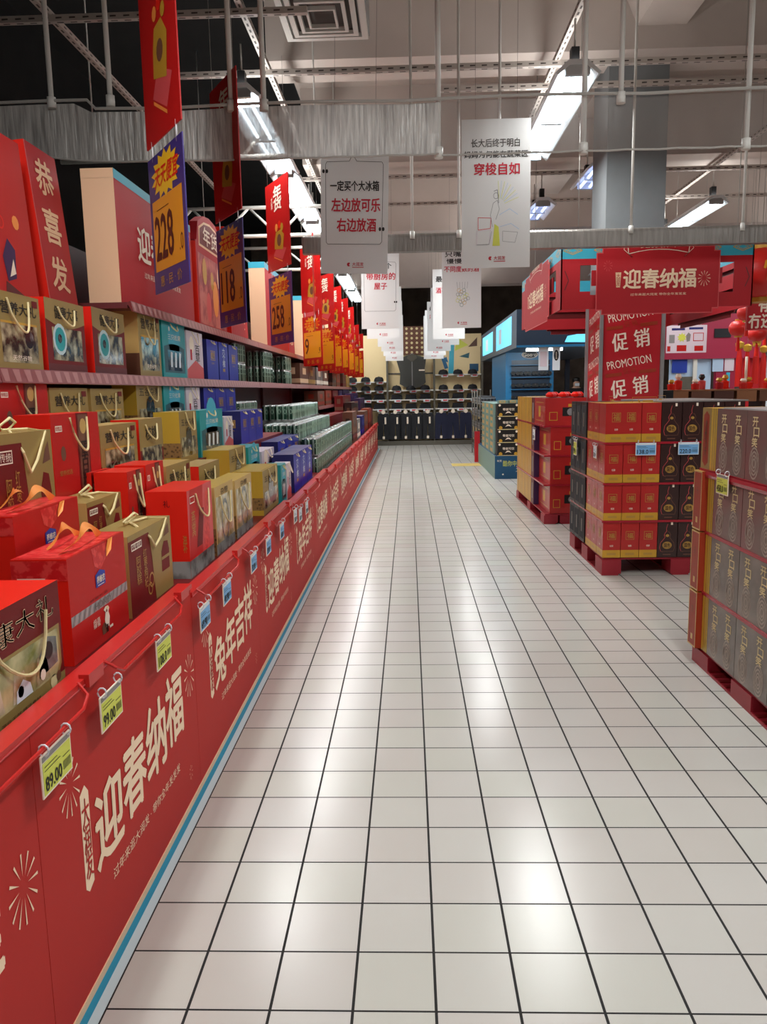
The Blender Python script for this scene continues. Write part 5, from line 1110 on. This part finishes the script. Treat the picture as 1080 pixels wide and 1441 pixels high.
f.poly([(.15, .35), (.30, .30), (.26, .45)], 'kiosk_blue', 1); f.poly([(.3, 0), (.42, 0), (.44, .9), (.34, .9)], 'sky', 1); f.poly([(.12, .5), (.2, .48), (.3, .15), (.22, .12)], 'kiosk_blue', 2); f.poly([(.55, .45), (.76, .40), (.78, .55)], 'deep_teal', 1); f.rect(.78, .05, .98, .25, 'stand_blue', 1); f.poly([(.75, .7), (.95, .95), (.95, .72)], 'brown', 1); f.poly([(.45, .6), (.75, .75), (.5, .95)], 'tag_yellow', 1)
mb.build('graphic_panel', r, KO)
def pile():
    mb = MB(); 
    for k in range(3): mb.prism([(-.15+.01*k, .045*k), (.15-.01*k, .045*k), (.165-.015*k, .02+.045*k), (.14, .043+.045*k), (-.14, .043+.045*k), (-.165+.015*k, .02+.045*k)], 'y', -.11, .11, 'soft_black')
    return mb
def cap():
    mb = MB(); mb.lathe([(.13, 0), (.125, .06), (.09, .11), (0, .13)], 'soft_black', 12); mb.prism([(-.10, -.10), (.10, -.10), (.13, -.19), (.06, -.23), (-.06, -.23), (-.13, -.19)], 'z', .003, .012, 'soft_black'); mb.lathe([(0, .125), (.012, .13), (0, .142)], 'black', 8); return mb
P0 = {}
for bI, nm in ((0, 'left'), (1, 'middle'), (2, 'right')):
    a, c = BX[bI]+.05, BX[bI+1]-.05
    for k, z in enumerate(LV[bI]):
        for i in range(3):
            kd = 'cap' if (k >= 2) else 'folded_clothes'; p = (a+(c-a)*(i+.5)/3, YW+.15 if kd == 'folded_clothes' else YW+.17+.05, z+.0005); l = '%s on the %s shelf of the %s clothes bay, %s from its post' % (('dark knitted cap', 'dark folded clothes')[kd != 'cap'], ORD[k], nm, ORD[i]); g = 'dark caps on the clothes rack' if kd == 'cap' else 'folded clothes on the rack'
            if kd == 'cap': p = (p[0], YW+.13+.0, z+.0005)
            if kd not in P0: P0[kd] = (cap() if kd == 'cap' else pile()).build(kd, None, p, 0, l, 'cap' if kd == 'cap' else 'clothes', g)
            else: dup(P0[kd], p, label=l, group=g)
def trousers(m_):
    r = empty('trousers', (0, 0, 0), 'x', 'trousers', 'dark trousers hanging under the shelves')
    mb = MB(); mb.prism([(-.17, 0), (-.02, 0), (0, .45), (.02, 0), (.17, 0), (.16, .62), (.13, .70), (-.13, .70), (-.16, .62)], 'y', -.025, .025, m_); mb.build('cloth', r)
    mb = MB(); mb.lathe([(0, 0), (.055, 0), (.055, .008), (0, .008)], 'ivory', 10, (0, 0, 0)); o = mb.build('hanger_disc', r, (0, -.032, .74)); o.rotation_euler = (PI/2, 0, 0)
    mb = MB(); mb.tube([(-.13, 0, .705), (.13, 0, .705)], .008, 'galvanised', 6); mb.tube([(0, 0, .705), (0, .02, .78), (0, .04, .80)], .004, 'galvanised', 5); mb.build('hanger', r)
    mb = MB(); mb.box(-.03, .03, -.034, -.028, .02, .09, 'ivory'); mb.box(.03, .075, -.034, -.028, .42, .60, 'ivory') if m_ == 'soft_black' else None; mb.build('hang_tag', r)
    return r
tp = {'soft_black': trousers('soft_black'), 'denim': trousers('denim')}; used = set(); tr = 0
for bI, us in ((0, (150, 180)), (1, (255, 320, 390, 460)), (2, (545, 620, 700))):
    for u in us:
        if u == 150: continue
        m_ = 'denim' if u in (620, 700, 545) and bI == 2 else 'soft_black'; p = (at(500+u/4.5, 590, Y=YW-.02).x, YW-.05, .16); l = '%s trousers hanging under the shelves, %s of the row at the aisle end' % ({'denim': 'dark blue', 'soft_black': 'black'}[m_], ORD[tr]); tr += 1
        if m_ not in used: used.add(m_); o = tp[m_]; o.location = p; o['label'] = l
        else: dup(tp[m_], p, label=l)
# hanging jacket
r = empty('jacket', (.10, YW+.12, 1.62), 'dark grey jacket hanging open above the middle clothes bay', 'jacket')
mb = MB(); mb.prism([(-.32, .30), (-.34, .02), (-.2, -.06), (-.02, -.1), (.02, -.1), (.24, -.06), (.36, .05), (.34, .42), (.38, .70), (.12, .78), (.0, .70), (-.12, .78), (-.42, .66), (-.36, .45)], 'y', -.05, .05, 'jacket_grey'); mb.build('jacket_body', r)
mb = MB(); mb.box(-.012, .012, -.056, -.05, -.08, .66, 'galvanised'); mb.build('zipper', r)
mb = MB(); mb.prism([(-.14, .70), (0, .60), (.14, .70), (.10, .80), (-.10, .80)], 'y', -.06, .06, 'frame_grey'); mb.build('collar', r)
mb = MB(); mb.box(.18, .34, -.056, -.05, .36, .40, 'ivory'); mb.build('tag', r)
mb = MB(); mb.tube([(-.3, 0, .70), (0, 0, .82), (.3, 0, .70)], .012, 'galvanised', 6); mb.tube([(0, 0, .82), (0, .1, .86), (0, .18, .8)], .006, 'galvanised', 6); mb.build('hanger', r)
for i, (x, z, m_, l) in enumerate(((.1, 2.62, 'umber', 'brown grid board above the clothes rack'),)):
    mb = MB(); mb.box(-.62, .62, 0, .04, 0, .75, m_); f = Face(mb, (-.62, 0, 0), (1, 0, 0), (0, 0, 1), 1.24, .75)
    for a in range(9):
        for b_ in range(6): f.disc((a+.5)/9, (b_+.5)/6, .035, 'rope', 1, 8)
    mb.build('grid_board', None, (x, YW+.26, 2.42), 0, l, 'board')

# ------------------------------------------------------------------ beyond the pillar on the right
GL = 'red lanterns hanging on the right'
def lantern(px, py, Y, R, label, ch='发', tassel=True):
    p = at(px, py, Y=Y); r = empty('red_lantern', p, label, 'lantern', GL)
    prof = [(R*.35, -R*.82), (R*.7, -R*.68), (R*.95, -R*.3), (R, 0), (R*.95, R*.3), (R*.7, R*.68), (R*.35, R*.82)]
    mb = MB(); mb.lathe(prof, 'lantern', 16); mb.build('lantern_body', r)
    MB().lathe([(0, -R*.95), (R*.4, -R*.95), (R*.4, -R*.78), (0, -R*.78)], 'lid_gold', 12).build('gold_ring', r); MB().lathe([(0, R*.78), (R*.4, R*.78), (R*.4, R*.95), (0, R*.95)], 'lid_gold', 12).build('gold_ring', r)
    if ch: mb = MB(); Face(mb, (-R*.4, -R-.004, -R*.35), (1, 0, 0), (0, 0, 1), R*.8, R*.8).text(ch, 0, 0, 1, 1, 'flag_yellow', 1, .03); mb.build('character', r)
    if tassel: mb = MB(); mb.tube([(0, 0, -R*.95), (0, 0, -R*1.3), (0, 0, -R*2.4)], [.01, R*.18, R*.22], 'bright_red', 8); mb.build('tassel', r)
    mb = MB(); mb.tube([(0, 0, R*.95), (0, 0, ZC-p.z)], .003, 'cable', 4); mb.build('cord', r); return r
lantern(1074, 385, 8.4, .30, 'large red lantern with yellow character, right of the header ring', '快', False)
for i, (px, py) in enumerate(((1052, 440), (1040, 462), (1066, 470), (1078, 455))): lantern(px, py, 11+.3*i, .13, 'small red lantern below the large one, %s of the cluster' % ORD[i], '')
for i, (px, py) in enumerate(((1042, 480), (1053, 484), (1066, 478), (1076, 486))):
    p = at(px, py, Y=13.0+.2*i); r = empty('tassel_string', p, 'long red tassel string on the right, %s in the row' % ORD[i], 'ornament', 'long red tassels on the right')
    mb = MB(); mb.lathe([(.02, 0), (.07, -.03), (.06, -.1), (.02, -.13)], 'lid_gold', 10); mb.build('gold_cap', r)
    mb = MB(); mb.tube([(0, 0, -.12), (0, 0, -.3), (0, 0, -.72)], [.03, .05, .055], 'lantern', 8); mb.build('tassel', r); mb = MB(); mb.tube([(0, 0, -.01), (0, 0, ZC-p.z)], .003, 'cable', 4); mb.build('cord', r)
def flat_sign(px0, py0, px1, py1, Y, m_, label, deco, th=.02, name='hanging_sign', cord=ZC, foot=False):
    p, q_ = at(px0, py1, Y=Y), at(px1, py0, Y=Y); W, H = q_.x-p.x, q_.z-p.z; mb = MB(); mb.box(0, W, 0, th, 0, H, m_); deco(Face(mb, (0, 0, 0), (1, 0, 0), (0, 0, 1), W, H))
    if cord:
        for a in (.15, .85): mb.tube([(a*W, th/2, H), (a*W, th/2, cord-p.z)], .003, 'cable', 4)
    if foot:
        mb.box(W*.42, W*.58, 0, th, -p.z, 0, 'frame_grey')
    return mb.build(name, None, p, 0, label, 'sign')
flat_sign(1050, 414, 1112, 465, 9.4, 'board_red', 'red sign with white characters below the large lantern', lambda f: (f.text('有福', .28, .52, .8, .98, 'ivory', 1, .04), f.text('冇还又', .06, .06, .95, .46, 'ivory', 1, .04), f.frame(0, 0, 1, 1, .01, 'pink_red', 1)))
flat_sign(938, 457, 996, 497, 12.5, 'lilac_white', 'pale poster with red and yellow prints behind the pillar', lambda f: (f.rect(.12, .82, .45, .9, 'navy', 1), f.rect(.55, .84, .9, .92, 'navy', 1), f.star(.38, .56, .13, .18, 9, 'tag_yellow', 1, .6), f.poly([(.5, .4), (.58, .42), (.6, .66), (.54, .74), (.48, .62)], 'grey_card', 1), f.rect(.06, .36, .2, .66, 'galvanised', 1), f.rect(.26, .06, .5, .28, 'red', 1), f.rect(.02, .06, .1, .25, 'red', 1), f.rect(.7, .06, .92, .25, 'red', 1), f.frame(.66, .42, .92, .72, .01, 'red', 1)))
# red shop front with window far right
r = empty('shop_front', (4.4, 15.0, 0), 'magenta red shop front with pale window behind the pillar', 'stall'); KO = (-4.4, -15.0, 0)
def rw(px0, py0, px1, py1, Y, m_, name, th=.1):
    p, q_ = at(px0, py1, Y=Y), at(px1, py0, Y=Y); MB().box(p.x, q_.x, Y, Y+th, max(0, p.z), q_.z, m_).build(name, r, KO)
rw(932, 440, 1080, 506, 15.0, 'magenta', 'fascia'); rw(936, 503, 1002, 700, 15.1, 'pale_blue', 'window_pane', .03); rw(1000, 500, 1036, 700, 15.05, 'magenta', 'wall_panel'); rw(1036, 500, 1110, 700, 15.1, 'board_red', 'wall_panel')
rw(946, 506, 968, 525, 15.06, 'logo_blue', 'window_poster', .02); rw(952, 530, 975, 700, 15.07, 'frame_grey', 'inner_door', .02); rw(974, 500, 977, 700, 15.04, 'shelf_white', 'mullion', .05); rw(1003, 503, 1019, 523, 15.03, 'pale_blue', 'window_poster', .02); rw(1020, 503, 1034, 522, 15.03, 'lilac_white', 'window_poster', .02); rw(1022, 524, 1028, 545, 15.03, 'sky', 'window_poster', .02)
rw(1006, 462, 1030, 475, 14.98, 'soft_black', 'blind_box', .03); rw(1070, 484, 1100, 700, 15.0, 'tag_white', 'white_door', .04)  # dark blind box and a plain white door panel
# wooden counter with red gifts
z0 = at(1000, 548, Y=10.4).z
r = empty('wooden_counter', (3.35, 10.4, 0), 'long wooden counter with crates of red gifts, right of the pillar', 'counter')
MB().box(0, 2.6, 0, .6, z0-.55, z0-.52, 'wood_dark').build('shelf', r); MB().box(0, 2.6, .02, .58, 0, z0-.55, 'wood_dark').build('cabinet', r); MB().box(0, 2.6, 0, .6, z0-.02, z0, 'wood').build('top_board', r)
for k in range(9): MB().box(.02+.29*k, .27+.29*k, -.015, .57, z0-.16, z0-.022, ('wood', 'umber', 'wood_dark')[k % 3]).build('crate_drawer', r)
for k in (0, 4, 8): MB().box(.02+.31*k, .07+.31*k, .1, .5, z0-.52, z0-.16, 'wood_dark').build('strut', r)
for k in range(16):
    x = 3.45+.155*k; hgt = .10+.12*random.random(); mb = MB(); c1, c2 = random.choice((('bright_red', 'lid_gold'), ('lantern', 'ivory'), ('pink_red', 'black'), ('board_red', 'lid_gold')))
    mb.lathe([(.05, 0), (.055, hgt*.55), (.02, hgt*.62), (.045, hgt*.8), (.03, hgt), (0, hgt*1.02)], c1, 8, mats=[c1, c1, c2, c2, c1]); mb.disc = None
    mb.build('gift_figure', None, (x, 10.55+.2*(k % 2), z0+.0005), 0, 'small red festive figure on the wooden counter, %s from the pillar' % (ORD[k] if k < 12 else ('thirteenth', 'fourteenth', 'fifteenth', 'sixteenth')[k-12]), 'figure', 'red festive figures on the counter')
p = at(1044, 520, Y=10.9); MB().tube([(0, 0, 0), (0, 0, .42)], .018, 'ivory', 8).build('white_pole', None, (p.x, 10.75, z0), 0, 'white pole standing on the wooden counter', 'pole')
mb = MB(); mb.box(0, .62, 0, .3, 0, 1.41, 'black'); 
for k in range(6): mb.box(.02+.1*k, .1+.1*k, -.01, 0, 1.2, 1.38, 'soft_black')
mb.build('dark_rack', None, (2.68, 10.0, 0), 0, 'black rack between the pillar and the wooden counter', 'rack')

# ------------------------------------------------------------------ shopper far behind
import_loc = at(811, 560, Y=21.5).x
sk = bpy.data.meshes.new('person')
J = [(0, 0, .95, .15), (0, 0, 1.15, .14), (0, .0, 1.36, .15), (0, 0, 1.47, .06), (0, -.02, 1.56, .095), (0, -.02, 1.66, .085),
     (-.19, 0, 1.38, .07), (-.25, -.02, 1.12, .05), (-.20, -.2, 1.02, .04), (-.17, -.28, 1.02, .035), (.19, 0, 1.38, .07), (.25, -.02, 1.12, .05), (.20, -.2, 1.02, .04), (.17, -.28, 1.02, .035),
     (-.10, 0, .88, .1), (-.11, -.01, .48, .065), (-.11, .02, .09, .045), (-.11, -.14, .04, .04), (.10, 0, .88, .1), (.11, -.01, .48, .065), (.11, .02, .09, .045), (.11, -.14, .04, .04)]
ED = [(0, 1), (1, 2), (2, 3), (3, 4), (4, 5), (2, 6), (6, 7), (7, 8), (8, 9), (2, 10), (10, 11), (11, 12), (12, 13), (0, 14), (14, 15), (15, 16), (16, 17), (0, 18), (18, 19), (19, 20), (20, 21)]
sk.from_pydata([j[:3] for j in J], ED, []); per = bpy.data.objects.new('person', sk); COL.objects.link(per)
md = per.modifiers.new('s', 'SKIN')
for i, j in enumerate(J): sk.skin_vertices[0].data[i].radius = (j[3], j[3])
for v in sk.skin_vertices[0].data: v.use_root = False
sk.skin_vertices[0].data[0].use_root = True
per.modifiers.new('u', 'SUBSURF').levels = 2; per.modifiers['u'].render_levels = 2
dg = bpy.context.evaluated_depsgraph_get(); me = bpy.data.meshes.new_from_object(per.evaluated_get(dg)); per.modifiers.clear(); per.data = me
me.materials.clear()
for n_ in ('skin', 'soft_black', 'black'): me.materials.append(MATS[n_])
for p in me.polygons:
    c = p.center; p.use_smooth = True; p.material_index = 0 if c.z > 1.45 or (c.y < -.24 and c.z > .9) else (1 if c.z > .85 else 2)
per.location = (import_loc, 21.5, 0); tag(per, 'person in a black jacket standing far behind the kiosk, looking down', 'person')
mb = MB(); mb.lathe([(.096, -.02), (.106, .03), (.095, .085), (.05, .115), (0, .12)], 'black', 12); mb.build('hair', per, (0, .012, 1.62))
for s in (-1, 1): mb = MB(); mb.lathe([(0, -.006), (.009, 0), (0, .006)], 'black', 8); mb.build('eye', per, (s*.032, -.108, 1.60))
mb = MB(); mb.box(-.06, .06, -.004, .004, -.045, .03, 'tag_white'); mb.build('face_mask', per, (0, -.118, 1.55))
